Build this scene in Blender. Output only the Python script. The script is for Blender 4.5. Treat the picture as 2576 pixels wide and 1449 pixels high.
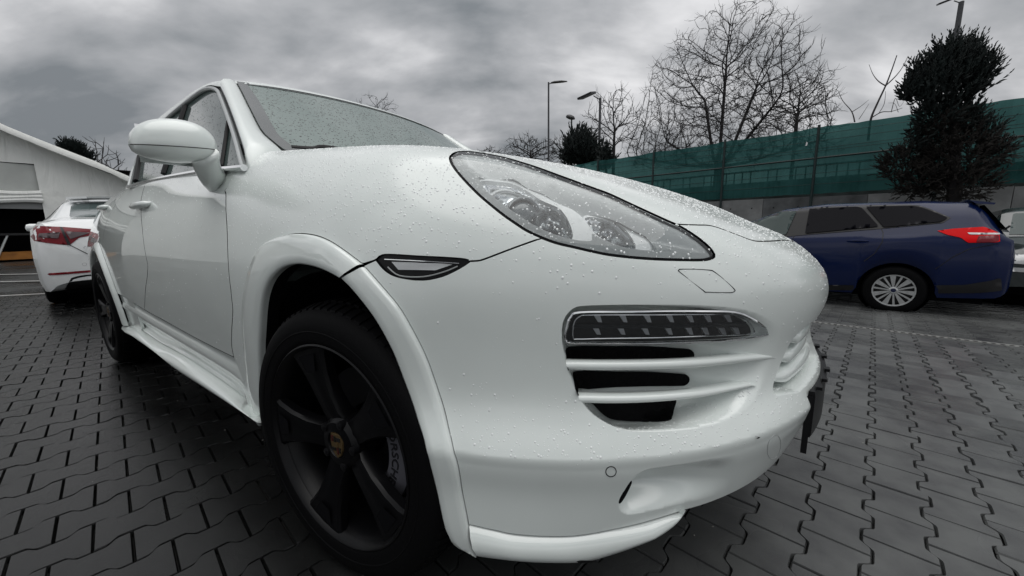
import bpy, bmesh, math, random
import numpy as np
from mathutils import Vector, Matrix
from mathutils.geometry import delaunay_2d_cdt
for _o in list(bpy.data.objects): bpy.data.objects.remove(_o)
SC = bpy.context.scene
COL = SC.collection
R_ = math.radians
# ------------------------------------------------------------------ camera
CAM_POS = np.array((0.910, -1.403, 0.9215)); CAM_YAW, CAM_PITCH, CAM_ROLL = 35.67, 9.29, -0.85
FPX = 957.0                                   # focal length for a 2576 px wide frame
def _basis():
    y, p, a = R_(CAM_YAW), R_(CAM_PITCH), R_(CAM_ROLL)
    d = np.array([-math.sin(y), math.cos(y), 0]); r = np.array([math.cos(y), math.sin(y), 0]); z = np.array([0, 0, 1.])
    F_ = d*math.cos(p) - z*math.sin(p); U_ = d*math.sin(p) + z*math.cos(p)
    return r*math.cos(a) + U_*math.sin(a), U_*math.cos(a) - r*math.sin(a), F_
CR_, CU_, CF_ = _basis()
cam_d = bpy.data.cameras.new('camera'); cam = bpy.data.objects.new('camera', cam_d); COL.objects.link(cam)
cam.matrix_world = Matrix(((CR_[0], CU_[0], -CF_[0], CAM_POS[0]), (CR_[1], CU_[1], -CF_[1], CAM_POS[1]), (CR_[2], CU_[2], -CF_[2], CAM_POS[2]), (0, 0, 0, 1)))
cam_d.sensor_width = 36; cam_d.lens = FPX*36/2576; cam_d.clip_start = .02; cam_d.clip_end = 2000
SC.camera = cam
# ------------------------------------------------------------------ sky, sun, exposure
SUN_EL, SUN_AZ = 83.0, -30.0                   # azimuth in degrees from +X, counter-clockwise
world = bpy.data.worlds.new('World'); SC.world = world; world.use_nodes = True
def build_world():
    nt = world.node_tree; nt.nodes.clear(); N = nt.nodes.new; L = nt.links.new
    out = N('ShaderNodeOutputWorld'); bg = N('ShaderNodeBackground'); L(bg.outputs[0], out.inputs[0])
    sky = N('ShaderNodeTexSky'); sky.sky_type = 'NISHITA'; sky.sun_disc = False
    sky.sun_elevation = R_(SUN_EL); sky.sun_rotation = R_(90-SUN_AZ); sky.dust_density = 4; sky.air_density = 1
    hsv = N('ShaderNodeHueSaturation'); hsv.inputs['Saturation'].default_value = .15; L(sky.outputs[0], hsv.inputs['Color'])
    tc = N('ShaderNodeTexCoord'); sep = N('ShaderNodeSeparateXYZ'); L(tc.outputs['Generated'], sep.inputs[0])
    # cloud deck: project the view direction on a flat layer overhead
    zc = N('ShaderNodeMath'); zc.operation = 'MAXIMUM'; L(sep.outputs['Z'], zc.inputs[0]); zc.inputs[1].default_value = 0.0
    za = N('ShaderNodeMath'); za.operation = 'ADD'; L(zc.outputs[0], za.inputs[0]); za.inputs[1].default_value = .42
    dx = N('ShaderNodeMath'); dx.operation = 'DIVIDE'; L(sep.outputs['X'], dx.inputs[0]); L(za.outputs[0], dx.inputs[1])
    dy = N('ShaderNodeMath'); dy.operation = 'DIVIDE'; L(sep.outputs['Y'], dy.inputs[0]); L(za.outputs[0], dy.inputs[1])
    cmb = N('ShaderNodeCombineXYZ'); L(dx.outputs[0], cmb.inputs[0]); L(dy.outputs[0], cmb.inputs[1])
    mp = N('ShaderNodeMapping'); mp.inputs['Location'].default_value = (6.4, 7.2, 0); mp.vector_type = 'TEXTURE'; mp.inputs['Rotation'].default_value = (0, 0, R_(35.7)); mp.inputs['Scale'].default_value = (1.35, .80, 1)
    L(cmb.outputs[0], mp.inputs[0])
    n1 = N('ShaderNodeTexNoise'); n1.inputs['Scale'].default_value = 2.6; n1.inputs['Detail'].default_value = 7; n1.inputs['Roughness'].default_value = .50; n1.inputs['Distortion'].default_value = .15
    n2 = N('ShaderNodeTexNoise'); n2.inputs['Scale'].default_value = .9; n2.inputs['Detail'].default_value = 3; n2.inputs['Roughness'].default_value = .5
    L(mp.outputs[0], n1.inputs[0]); L(mp.outputs[0], n2.inputs[0])
    mx = N('ShaderNodeMix'); mx.data_type = 'FLOAT'; mx.inputs[0].default_value = .45; L(n1.outputs[0], mx.inputs[2]); L(n2.outputs[0], mx.inputs[3])
    rp = N('ShaderNodeValToRGB'); e = rp.color_ramp.elements
    e[0].position = .40; e[0].color = (.20, .22, .24, 1); e[1].position = .60; e[1].color = (.86, .86, .875, 1)
    m = rp.color_ramp.elements.new(.50); m.color = (.45, .46, .48, 1)
    L(mx.outputs[0], rp.inputs[0])
    # overcast sky is brighter overhead than at the horizon
    gr = N('ShaderNodeMath'); gr.operation = 'MULTIPLY_ADD'; L(zc.outputs[0], gr.inputs[0]); gr.inputs[1].default_value = .45; gr.inputs[2].default_value = .92
    z4 = N('ShaderNodeMath'); z4.operation = 'POWER'; L(zc.outputs[0], z4.inputs[0]); z4.inputs[1].default_value = 1.0; L(z4.outputs[0], gr.inputs[0])
    sc = N('ShaderNodeVectorMath'); sc.operation = 'SCALE'; L(rp.outputs[0], sc.inputs[0]); L(gr.outputs[0], sc.inputs['Scale'])
    sc2 = N('ShaderNodeVectorMath'); sc2.operation = 'SCALE'; L(sc.outputs[0], sc2.inputs[0]); sc2.inputs['Scale'].default_value = 9.3
    mix = N('ShaderNodeMix'); mix.data_type = 'RGBA'; mix.inputs[0].default_value = .93
    L(hsv.outputs[0], mix.inputs[6]); L(sc2.outputs[0], mix.inputs[7])
    L(mix.outputs[2], bg.inputs[0]); bg.inputs[1].default_value = .1
build_world()
sun_d = bpy.data.lights.new('sun', 'SUN'); sun = bpy.data.objects.new('sun', sun_d); COL.objects.link(sun)
sun_d.energy = 1.5; sun_d.angle = R_(75); sun_d.color = (1, .98, .95)
_sd = Vector((math.cos(R_(SUN_EL))*math.cos(R_(SUN_AZ)), math.cos(R_(SUN_EL))*math.sin(R_(SUN_AZ)), math.sin(R_(SUN_EL))))
sun.rotation_euler = _sd.to_track_quat('Z', 'Y').to_euler(); sun.location = (0, -6, 12)
SC.view_settings.view_transform = 'Standard'; SC.view_settings.look = 'None'; SC.view_settings.exposure = 0.06; SC.view_settings.gamma = 1.0
SC.view_settings.use_curve_mapping = False
SC.render.engine = 'CYCLES'
SC.cycles.use_adaptive_sampling = True; SC.cycles.use_denoising = True
SC.cycles.max_bounces = 7; SC.cycles.transparent_max_bounces = 24
# ------------------------------------------------------------------ helpers
def px(u, v): return CR_*(u-1288)/FPX + CU_*(724.5-v)/FPX + CF_
def at(u, v, ax, val):
    d = px(u, v); i = 'xyz'.index(ax); return CAM_POS + d*(val-CAM_POS[i])/d[i]
def proj(P):
    q = np.asarray(P, float) - CAM_POS; w = q @ CF_; return np.stack([1288+FPX*(q@CR_)/w, 724.5-FPX*(q@CU_)/w], -1)
def ground_z(x, y):
    return -.058*np.clip(np.asarray(y, float)-1.0, 0, 5.2)
def tag(o, label=None, cat=None, group=None, kind=None):
    if label: o['label'] = label
    if cat: o['category'] = cat
    if group: o['group'] = group
    if kind: o['kind'] = kind
    return o
def empty(name, loc=(0, 0, 0), rz=0, parent=None):
    o = bpy.data.objects.new(name, None); COL.objects.link(o); o.location = loc; o.rotation_euler = (0, 0, rz); o.empty_display_size = .2
    if parent: o.parent = parent
    return o
def mk(name, V, Fc, mat, parent=None, smooth=True, normals=None, loc=None):
    me = bpy.data.meshes.new(name); me.from_pydata([tuple(map(float, v)) for v in V], [], [tuple(map(int, f)) for f in Fc]); me.update()
    if smooth is True: me.polygons.foreach_set('use_smooth', [True]*len(me.polygons))
    elif smooth is not False:
        me.polygons.foreach_set('use_smooth', [True]*len(me.polygons)); me.set_sharp_from_angle(angle=R_(smooth))
    if normals is not None: me.normals_split_custom_set_from_vertices([tuple(map(float, n)) for n in normals])
    if isinstance(mat, (list, tuple)):
        for m in mat: me.materials.append(m)
    elif mat is not None: me.materials.append(mat)
    o = bpy.data.objects.new(name, me); COL.objects.link(o)
    if parent is not None:
        o.parent = parent
        if parent.get('world_space'): o.location = -Vector(parent.location)
    if loc is not None: o.location = loc
    return o
class MB:
    def __init__(s): s.V = []; s.F = []
    def add(s, V, Fc):
        n = len(s.V); s.V += [tuple(v) for v in V]; s.F += [tuple(i+n for i in f) for f in Fc]; return s
    def box(s, a, b):
        x0, y0, z0 = a; x1, y1, z1 = b
        return s.add([(x0,y0,z0),(x1,y0,z0),(x1,y1,z0),(x0,y1,z0),(x0,y0,z1),(x1,y0,z1),(x1,y1,z1),(x0,y1,z1)],
                     [(0,3,2,1),(4,5,6,7),(0,1,5,4),(1,2,6,5),(2,3,7,6),(3,0,4,7)])
    def loft(s, rows, closed=False, capa=False, capb=False, loop=False):
        n = len(rows[0]); V = [p for r in rows for p in r]; Fc = []
        m = len(rows)
        for i in range(m if loop else m-1):
            i2 = (i+1) % m
            for j in range(n if closed else n-1):
                k = (j+1) % n; Fc.append((i*n+j, i*n+k, i2*n+k, i2*n+j))
        if capa: Fc.append(tuple(range(n))[::-1])
        if capb: Fc.append(tuple((m-1)*n+j for j in range(n)))
        return s.add(V, Fc)
    def tube(s, path, r, n=6, closed=False, cap=True):
        P = [np.array(p, float) for p in path]; m = len(P); rows = []
        rr = r if hasattr(r, '__len__') else [r]*m
        up = None
        for i in range(m):
            a = P[(i-1) % m] if (closed or i > 0) else P[i]; b = P[(i+1) % m] if (closed or i < m-1) else P[i]
            t = b-a; t = t/(np.linalg.norm(t)+1e-12)
            if up is None:
                up = np.array([0, 0, 1.]) if abs(t[2]) < .9 else np.array([1., 0, 0])
            x = np.cross(up, t); x /= np.linalg.norm(x)+1e-12; y = np.cross(t, x); up = y
            rows.append([P[i]+rr[i]*(math.cos(2*math.pi*k/n)*x+math.sin(2*math.pi*k/n)*y) for k in range(n)])
        return s.loft(rows, True, cap and not closed, cap and not closed, closed)
    def lathe(s, prof, axis='y', n=48, c=(0, 0, 0), cap=False):
        rows = []
        for r, h in prof:
            row = []
            for k in range(n):
                a = 2*math.pi*k/n; ca, sa = r*math.cos(a), r*math.sin(a)
                row.append((c[0]+ca, c[1]+h, c[2]+sa) if axis == 'y' else (c[0]+ca, c[1]+sa, c[2]+h) if axis == 'z' else (c[0]+h, c[1]+ca, c[2]+sa))
            rows.append(row)
        return s.loft(rows, True, cap, cap)
    def obj(s, name, mat, parent=None, smooth=35, **k): return mk(name, s.V, s.F, mat, parent, smooth, **k)
# smoothing of traced lines
def crom(P, n=8, closed=False):
    P = [np.array(p, float) for p in P]; m = len(P); out = []
    for i in range(m if closed else m-1):
        g = lambda j: P[j % m] if closed else P[min(max(j, 0), m-1)]
        a, b, c_, d = g(i-1), g(i), g(i+1), g(i+2)
        for k in range(n):
            t = k/n
            out.append(.5*((2*b)+(c_-a)*t+(2*a-5*b+4*c_-d)*t*t+(3*b-a-3*c_+d)*t**3))
    if not closed: out.append(P[-1])
    return out
def resample(P, n, closed=False):
    P = np.array(P, float)
    if closed: P = np.vstack([P, P[:1]])
    s = np.r_[0, np.cumsum(np.linalg.norm(np.diff(P, axis=0), axis=1))]; t = np.linspace(0, s[-1], n+1 if closed else n)
    Q = np.stack([np.interp(t, s, P[:, k]) for k in range(P.shape[1])], 1)
    return Q[:-1] if closed else Q
# ------------------------------------------------------------------ materials
MATS = {}
def pbr(name, col, rough=.5, metal=0, coat=0, spec=.5, noise=0, nscale=20, bump=0, bscale=200, trans=0, ior=1.45, coat_rough=.03, emit=None):
    if name in MATS: return MATS[name]
    m = bpy.data.materials.new(name); m.use_nodes = True; nt = m.node_tree; b = nt.nodes['Principled BSDF']; N = nt.nodes.new; L = nt.links.new
    c4 = (*col, 1); b.inputs['Base Color'].default_value = c4; b.inputs['Roughness'].default_value = rough; b.inputs['Metallic'].default_value = metal
    b.inputs['Coat Weight'].default_value = coat; b.inputs['Coat Roughness'].default_value = coat_rough; b.inputs['Specular IOR Level'].default_value = spec
    b.inputs['Transmission Weight'].default_value = trans; b.inputs['IOR'].default_value = ior
    if emit: b.inputs['Emission Color'].default_value = (*emit[0], 1); b.inputs['Emission Strength'].default_value = emit[1]
    tc = N('ShaderNodeTexCoord')
    if noise:
        n = N('ShaderNodeTexNoise'); n.inputs['Scale'].default_value = nscale; n.inputs['Detail'].default_value = 6; L(tc.outputs['Object'], n.inputs[0])
        r = N('ShaderNodeMapRange'); r.inputs[1].default_value = .3; r.inputs[2].default_value = .7; r.inputs[3].default_value = 1-noise; r.inputs[4].default_value = 1+noise; L(n.outputs[0], r.inputs[0])
        v = N('ShaderNodeVectorMath'); v.operation = 'SCALE'; v.inputs[0].default_value = col; L(r.outputs[0], v.inputs['Scale']); L(v.outputs[0], b.inputs['Base Color'])
    if bump:
        n = N('ShaderNodeTexNoise'); n.inputs['Scale'].default_value = bscale; n.inputs['Detail'].default_value = 4; L(tc.outputs['Object'], n.inputs[0])
        bp = N('ShaderNodeBump'); bp.inputs['Strength'].default_value = bump; bp.inputs['Distance'].default_value = .01; L(n.outputs[0], bp.inputs['Height']); L(bp.outputs[0], b.inputs['Normal'])
    MATS[name] = m; return m
# ================================================================== white SUV: master surface
def _nsp(xk):
    xk = np.asarray(xk, float); n = len(xk); h = np.diff(xk); A = np.zeros((n, n)); B = np.zeros((n, n)); A[0, 0] = A[-1, -1] = 1
    for i in range(1, n-1):
        A[i, i-1] = h[i-1]; A[i, i] = 2*(h[i-1]+h[i]); A[i, i+1] = h[i]
        B[i, i-1] = 6/h[i-1]; B[i, i] = -6/h[i-1]-6/h[i]; B[i, i+1] = 6/h[i]
    return np.linalg.solve(A, B)
def _sw(k, x):
    x = np.clip(x, k[0], k[-1]); i = np.clip(np.searchsorted(k, x)-1, 0, len(k)-2); h = k[i+1]-k[i]; b = (x-k[i])/h; a = 1-b
    return i, a, b, (a**3-a)*h*h/6, (b**3-b)*h*h/6
class Spl1:
    def __init__(s, k, v): s.k = np.array(k, float); s.v = np.array(v, float); s.m = _nsp(s.k) @ s.v
    def __call__(s, x):
        i, a, b, c, d = _sw(s.k, x); return a*s.v[i]+b*s.v[i+1]+c*s.m[i]+d*s.m[i+1]
class Spl2:
    def __init__(s, sk, zk, V):
        s.sk = np.array(sk, float); s.zk = np.array(zk, float); s.V = np.array(V, float)
        s.Vss = _nsp(s.sk) @ s.V; s.Vzz = (_nsp(s.zk) @ s.V.T).T; s.Vq = _nsp(s.sk) @ s.Vzz
    def __call__(s, x, z):
        i, a, b, c, d = _sw(s.sk, x); j, e, f, g, h = _sw(s.zk, z)
        rw = lambda V, W, i: e*V[i, j]+f*V[i, j+1]+g*W[i, j]+h*W[i, j+1]
        return a*rw(s.V, s.Vzz, i)+b*rw(s.V, s.Vzz, i+1)+c*rw(s.Vss, s.Vq, i)+d*rw(s.Vss, s.Vq, i+1)
ZK = [.15, .25, .40, .475, .54, .62, .70, .78, .86, .94, 1.02, 1.10, 1.18, 1.30]
ROWS = {   # half width (radius, for the nose) of the body against height; key: metres behind the front axle, or radians round the nose
 -4.2: [.78,.82,.84,.845,.85,.85,.85,.845,.83,.80,.77,.73,.67,.55],
 -3.2: [.86,.89,.91,.915,.92,.922,.922,.918,.905,.885,.858,.822,.765,.65],
 -2.0: [.86,.90,.925,.932,.938,.945,.95,.953,.950,.937,.915,.88,.84,.76],
 -1.2: [.86,.90,.925,.932,.938,.945,.95,.953,.950,.937,.915,.88,.84,.76],
 -0.6: [.86,.90,.925,.932,.938,.945,.95,.952,.948,.935,.911,.87,.81,.70],
 -0.3: [.88,.91,.93,.935,.94,.945,.95,.952,.948,.933,.905,.855,.78,.65],
 0.00: [.90,.92,.935,.94,.945,.948,.952,.954,.950,.932,.897,.835,.74,.58],
 0.25: [.93,.955,.965,.970,.960,.955,.958,.960,.954,.931,.885,.81,.70,.52],
 0.50: [.935,.975,.985,.990,.962,.95,.952,.955,.945,.915,.858,.77,.65,.46],
 0.80: [.93,.97,1.0,1.008,.978,.965,.968,.967,.948,.897,.82,.71,.58,.40],
 1.10: [.91,.96,1.008,1.020,.992,.982,.990,.990,.955,.885,.785,.66,.52,.33],
 math.pi/2: [.87,.94,1.008,1.026,1.01,.99,1.016,1.008,.955,.87,.755,.62,.48,.28]}
_k = sorted(ROWS)
RR = Spl2(_k+[math.pi-k for k in _k[::-1] if 0 <= k < 1.5], ZK, [ROWS[k] for k in _k]+[ROWS[k] for k in _k[::-1] if 0 <= k < 1.5])
TC = Spl1([-1.4,-.8,-.4,0,.3,.457,.593,.717,.83,.92,1.0,1.1], [1.255,1.232,1.20,1.163,1.118,1.072,1.022,.968,.911,.872,.825,.75])
def F(P, parts=False):
    x, y, z = P[..., 0], np.abs(P[..., 1]), P[..., 2]
    s = np.where(x > 0, np.pi/2-np.arctan2(y, np.maximum(x, 1e-9)), x); rho = np.where(x > 0, np.hypot(x, y), y)
    up = z-.478; led = np.where(up > 0, np.exp(-np.maximum(up, 0)/.030), 1-.7*(lambda q: q*q*(3-2*q))(np.clip(-up/.03, 0, 1)))*np.where(up > -.03, 1, np.exp(-np.maximum(-.03-up, 0)/.05))
    t_ = np.clip((s-.12)/.35, 0, 1); a = rho-RR(s, z)-.006*led*t_*t_*(3-2*t_); b = z-(TC(x)-.045*y*y); k = .05
    h = np.clip(.5+.5*(a-b)/k, 0, 1); return b+(a-b)*h+k*h*(1-h)
def gradF(P, e=1e-3):
    P = np.asarray(P, float); g = np.stack([F(P+np.eye(3)[i]*e)-F(P-np.eye(3)[i]*e) for i in range(3)], -1)
    return g/np.linalg.norm(g, axis=-1, keepdims=True)
CRP = {'c1': (0,300,1100/1594), 'c2': (900,250,1100/1771), 'c3': (1700,500,1200/2576), 'c4': (2100,1100,1250/2264), 'c5': (950,950,950/1044), 'c6': (1700,1700,1650/2576),
       'd1': (2900,700,1132/2523), 'd3': (3200,0,832/1507), 'd4': (0,450,600/1087), 'd7': (300,1100,800/1932), 'f1': (2700,1000,700/1193)}
def tr(c, pts):
    x0, y0, s = CRP[c]; return [((x0+a*s)*2576/4032, (y0+b*s)*2576/4032) for a, b in pts]
def hit(uv, off=0.0, t0=.2, t1=6.0):
    """points of the surveyed outline on the body surface (offset by off)"""
    out = []; t = np.linspace(t0, t1, 900)
    for u, v in uv:
        d = px(u, v); f = F(CAM_POS+t[:, None]*d)-off; i = np.argmax(f < 0)
        if f[i] < 0 and i > 0:
            a, b = t[i-1], t[i]
            for _ in range(30):
                m = .5*(a+b)
                if F(CAM_POS+m*d)-off < 0: b = m
                else: a = m
            out.append(CAM_POS+a*d)
        else:
            j = np.argmin(f); P = CAM_POS+t[j]*d
            for _ in range(8): P = P-(F(P)-off)*gradF(P)
            out.append(P)
    return np.array(out)
# azimuthal chart of the nose, seen from a point inside it
OC = np.array((0, 0, .62)); MX = np.array((.55, -.75, .36)); MX /= np.linalg.norm(MX)
E1 = np.cross((0, 0, 1.), MX); E1 /= np.linalg.norm(E1); E2 = np.cross(MX, E1)
def ab(P):
    d = np.atleast_2d(P)-OC; d = d/np.linalg.norm(d, axis=1, keepdims=True); th = np.arccos(np.clip(d@MX, -1, 1)); w = np.stack([d@E1, d@E2], 1)
    return w/np.maximum(np.linalg.norm(w, axis=1, keepdims=True), 1e-9)*th[:, None]
def unab(q):
    q = np.atleast_2d(q); th = np.linalg.norm(q, axis=1); w = q/np.maximum(th[:, None], 1e-9)
    d = np.cos(th)[:, None]*MX+np.sin(th)[:, None]*(w[:, :1]*E1+w[:, 1:]*E2)
    lo = np.full(len(q), .1); hi = np.full(len(q), 1.7)
    for _ in range(36):
        m = .5*(lo+hi); ins = F(OC+m[:, None]*d) < 0; lo = np.where(ins, m, lo); hi = np.where(ins, hi, m)
    return OC+lo[:, None]*d
# chart of the flank: (x, z) -> y
def xz(P): return np.atleast_2d(P)[:, [0, 2]]
def unxz(q): q = np.atleast_2d(q); return np.stack([q[:, 0], -RR(q[:, 0], q[:, 1]), q[:, 1]], 1)
def inpoly(Q, poly):
    x, y = Q[:, 0], Q[:, 1]; c = np.zeros(len(Q), bool); n = len(poly)
    for i in range(n):
        x0, y0 = poly[i]; x1, y1 = poly[(i+1) % n]
        if y0 == y1: continue
        c ^= ((y0 > y) != (y1 > y)) & (x < (x1-x0)*(y-y0)/(y1-y0)+x0)
    return c
def polydist(Q, poly, closed=True):
    n = len(poly); d = np.full(len(Q), 9.)
    for i in range(n if closed else n-1):
        a = np.array(poly[i]); b = np.array(poly[(i+1) % n]); ba = b-a; t = np.clip(((Q-a)@ba)/(ba@ba+1e-15), 0, 1)
        d = np.minimum(d, np.linalg.norm(Q-a-t[:, None]*ba, axis=1))
    return d
def inset(poly, g):
    P = np.array(poly, float); n = len(P); A = .5*np.sum(P[:, 0]*np.roll(P[:, 1], -1)-np.roll(P[:, 0], -1)*P[:, 1])
    t = np.roll(P, -1, 0)-np.roll(P, 1, 0); t /= np.linalg.norm(t, axis=1, keepdims=True)+1e-12
    nrm = np.stack([-t[:, 1], t[:, 0]], 1)*(1 if A > 0 else -1); return P+g*nrm
def panel(name, outline, mat, parent, holes=(), sp=.014, gap=.0018, un=unab, disp=None, loops=(), fine=None, rim=.014, mirror='add', off=0.0):
    """skin of the master surface trimmed to an outline, with a folded rim; outline given in chart coordinates"""
    out = inset(outline, gap); hl = [inset(h, -gap) for h in holes]
    allp = [out]+hl; segs = []; pts = []
    for poly in allp+[np.array(l) for l in loops]:
        m = max(8, int(np.linalg.norm(np.diff(np.vstack([poly, poly[:1]]), axis=0), axis=1).sum()/(sp*.6)))
        r = resample(poly, m, True) if len(poly) < m else np.array(poly); b0 = len(pts); pts += list(map(tuple, r)); segs += [(b0+i, b0+(i+1) % len(r)) for i in range(len(r))]
    nb = [len(pts)]
    lo, hi = out.min(0), out.max(0); gx = np.arange(lo[0], hi[0], sp); gy = np.arange(lo[1], hi[1], sp*.866)
    G = np.array([(x+(.5*sp if j % 2 else 0), y) for j, y in enumerate(gy) for x in gx])
    def keep(G, s):
        k = inpoly(G, out)
        for h in hl: k &= ~inpoly(G, h)
        G = G[k]; d = np.full(len(G), 9.)
        for poly in allp+[np.array(l) for l in loops]: d = np.minimum(d, polydist(G, poly))
        return G[d > .45*s]
    G = keep(G, sp)
    if fine is not None:
        for poly, fs in fine:
            l2, h2 = np.array(poly).min(0), np.array(poly).max(0)
            H = np.array([(x+(.5*fs if j % 2 else 0), y) for j, y in enumerate(np.arange(l2[1], h2[1], fs*.866)) for x in np.arange(l2[0], h2[0], fs)])
            H = H[inpoly(H, poly)]; H = keep(H, fs); G = G[~inpoly(G, poly)]; G = np.vstack([G, H])
    pts += list(map(tuple, G))
    v, e, f, *_ = delaunay_2d_cdt([Vector(p) for p in pts], segs, [], 0, 1e-7)
    Q = np.array([tuple(p) for p in v]); T = np.array([t for t in f if len(t) == 3]); cen = Q[T].mean(1); k = inpoly(cen, out)
    for h in hl: k &= ~inpoly(cen, h)
    T = T[k]
    P = un(Q); N = gradF(P)
    if off: P = P+off*N
    if disp is not None:
        dd = disp(Q, P); P = P-N*dd[:, None]
    tn = np.cross(P[T[:, 1]]-P[T[:, 0]], P[T[:, 2]]-P[T[:, 0]]); flip = (tn*N[T[:, 0]]).sum(1) < 0; T[flip] = T[flip][:, ::-1]
    if disp is not None:
        tn[flip] *= -1; N2 = np.zeros_like(P)
        for i in range(3): np.add.at(N2, T[:, i], tn)
        N2 /= np.linalg.norm(N2, axis=1, keepdims=True)+1e-12; N = np.where((dd > 1e-5)[:, None], N2, N)
    # folded rim along every free edge
    ed = {}
    for t in T:
        for i in range(3): a, b = t[i], t[(i+1) % 3]; ed[(a, b)] = 1
    free = [(a, b) for (a, b) in ed if (b, a) not in ed and not (abs(P[a][1]) < 2e-3 and abs(P[b][1]) < 2e-3)]
    V = [tuple(p) for p in P]; NN = [tuple(n) for n in N]; Fc = [tuple(t) for t in T]; idx = {}
    cen3 = {}
    for a, b in free:
        ids = []
        for q in (a, b):
            if (q, 0) not in idx:
                idx[(q, 0)] = len(V); V.append(tuple(P[q])); idx[(q, 1)] = len(V); V.append(tuple(P[q]-N[q]*rim)); NN += [None, None]
            ids.append((idx[(q, 0)], idx[(q, 1)]))
        t = P[b]-P[a]; w = np.cross(t, N[a]); w /= np.linalg.norm(w)+1e-12
        for i0, i1 in ids:
            for i in (i0, i1):
                NN[i] = tuple(w) if NN[i] is None else tuple(np.array(NN[i])+w)
        Fc.append((ids[1][0], ids[0][0], ids[0][1], ids[1][1]))
    if mirror == 'add':
        n = len(V); V = V+[(x, -y, z) for x, y, z in V]; NN = NN+[(x, -y, z) for x, y, z in NN]; Fc = Fc+[tuple(i+n for i in f[::-1]) for f in Fc]
    nt_ = len(T); two = mat in (M_PAINT, M_PAINT_DIM)
    mats = [mat, M_GASK] if two else mat; nf0 = len(Fc)
    o = mk(name, V, Fc, mats, parent, True, normals=NN)
    half = nf0//2 if mirror == 'add' else nf0
    mi = np.array([1 if (i % half) >= nt_ else 0 for i in range(nf0)])
    if two: o.data.polygons.foreach_set('material_index', mi)
    if mirror == 'copy':
        o2 = mk(name, [(x, -y, z) for x, y, z in V], [f[::-1] for f in Fc], mats, parent, True, normals=[(x, -y, z) for x, y, z in NN])
        if two: o2.data.polygons.foreach_set('material_index', mi)
        return o, o2
    return o
# ------------------------------------------------------------------ SUV materials
def paint(name, col, drops=0.0, rough=.32, crough=.03, coat=1.0, cior=1.6):
    m = pbr(name, col, rough=rough, coat=coat, coat_rough=crough, spec=.3); nt = m.node_tree; b = nt.nodes['Principled BSDF']; b.inputs['Coat IOR'].default_value = cior; N = nt.nodes.new; L = nt.links.new
    tc = N('ShaderNodeTexCoord')
    n = N('ShaderNodeTexNoise'); n.inputs['Scale'].default_value = 6; n.inputs['Detail'].default_value = 5; L(tc.outputs['Object'], n.inputs[0])
    mr = N('ShaderNodeMapRange'); mr.inputs[3].default_value = .93; mr.inputs[4].default_value = 1.05; L(n.outputs[0], mr.inputs[0])
    v = N('ShaderNodeVectorMath'); v.operation = 'SCALE'; v.inputs[0].default_value = col; L(mr.outputs[0], v.inputs['Scale']); L(v.outputs[0], b.inputs['Base Color'])
    if drops:
        vo = N('ShaderNodeTexVoronoi'); vo.inputs['Scale'].default_value = 165; L(tc.outputs['Object'], vo.inputs['Vector'])
        cr = N('ShaderNodeSeparateColor'); L(vo.outputs['Color'], cr.inputs[0])
        mk_ = N('ShaderNodeMath'); mk_.operation = 'LESS_THAN'; L(cr.outputs[0], mk_.inputs[0]); mk_.inputs[1].default_value = .45
        h = N('ShaderNodeMapRange'); h.inputs[1].default_value = .0; h.inputs[2].default_value = .34; h.inputs[3].default_value = 1; h.inputs[4].default_value = 0; h.interpolation_type = 'SMOOTHERSTEP'; L(vo.outputs['Distance'], h.inputs[0])
        mm = N('ShaderNodeMath'); mm.operation = 'MULTIPLY'; L(h.outputs[0], mm.inputs[0]); L(mk_.outputs[0], mm.inputs[1])
        # beads stay where the panel is not steep
        ge = N('ShaderNodeNewGeometry'); sp_ = N('ShaderNodeSeparateXYZ'); L(ge.outputs['Normal'], sp_.inputs[0])
        zz = N('ShaderNodeMapRange'); zz.inputs[1].default_value = .1; zz.inputs[2].default_value = .75; L(sp_.outputs[2], zz.inputs[0])
        m2 = N('ShaderNodeMath'); m2.operation = 'MULTIPLY'; L(mm.outputs[0], m2.inputs[0]); L(zz.outputs[0], m2.inputs[1])
        bp = N('ShaderNodeBump'); bp.inputs['Strength'].default_value = drops; bp.inputs['Distance'].default_value = .0025; L(m2.outputs[0], bp.inputs['Height'])
        L(bp.outputs[0], b.inputs['Normal']); L(bp.outputs[0], b.inputs['Coat Normal'])
    return m
M_PAINT = paint('white_wet_paint', (.76, .81, .785), crough=.2, cior=1.75)
M_PAINT_DIM = paint('white_flank_paint_dimmed', (.72, .77, .745), cior=2.3, crough=.015)  # same white, base darkened to paint the dimmer upright flanks
M_PAINT2 = paint('white_paint_plain', (.76, .81, .785), cior=1.8)
M_BLACK = pbr('black_plastic', (.005, .005, .006), rough=.4, spec=.3)
M_GASK = pbr('rubber_seal', (.005, .005, .006), rough=.5, spec=.2)
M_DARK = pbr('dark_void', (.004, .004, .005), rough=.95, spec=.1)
M_CHROME = pbr('chrome', (.82, .83, .84), rough=.08, metal=1)
M_SATIN = pbr('satin_grey', (.45, .47, .47), rough=.28, metal=.3)
M_RUB = pbr('tyre_rubber', (.0035, .0035, .004), rough=.65, bump=.15, bscale=300, spec=.10)
M_RIM = pbr('black_gloss_rim', (.0025, .0025, .0032), rough=.36, coat=0, spec=.28)
M_CAL = pbr('caliper_grey', (.10, .10, .115), rough=.45)
M_LET = pbr('caliper_letters', (.012, .012, .014), rough=.5)
M_DISC = pbr('brake_steel', (.06, .06, .065), rough=.35, metal=.8)
M_GOLD = pbr('crest_gold', (.16, .11, .05), rough=.4, metal=.6)
M_CRED = pbr('crest_red', (.05, .010, .009), rough=.4)
M_CBLK = pbr('crest_black', (.01, .01, .01), rough=.4)
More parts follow.
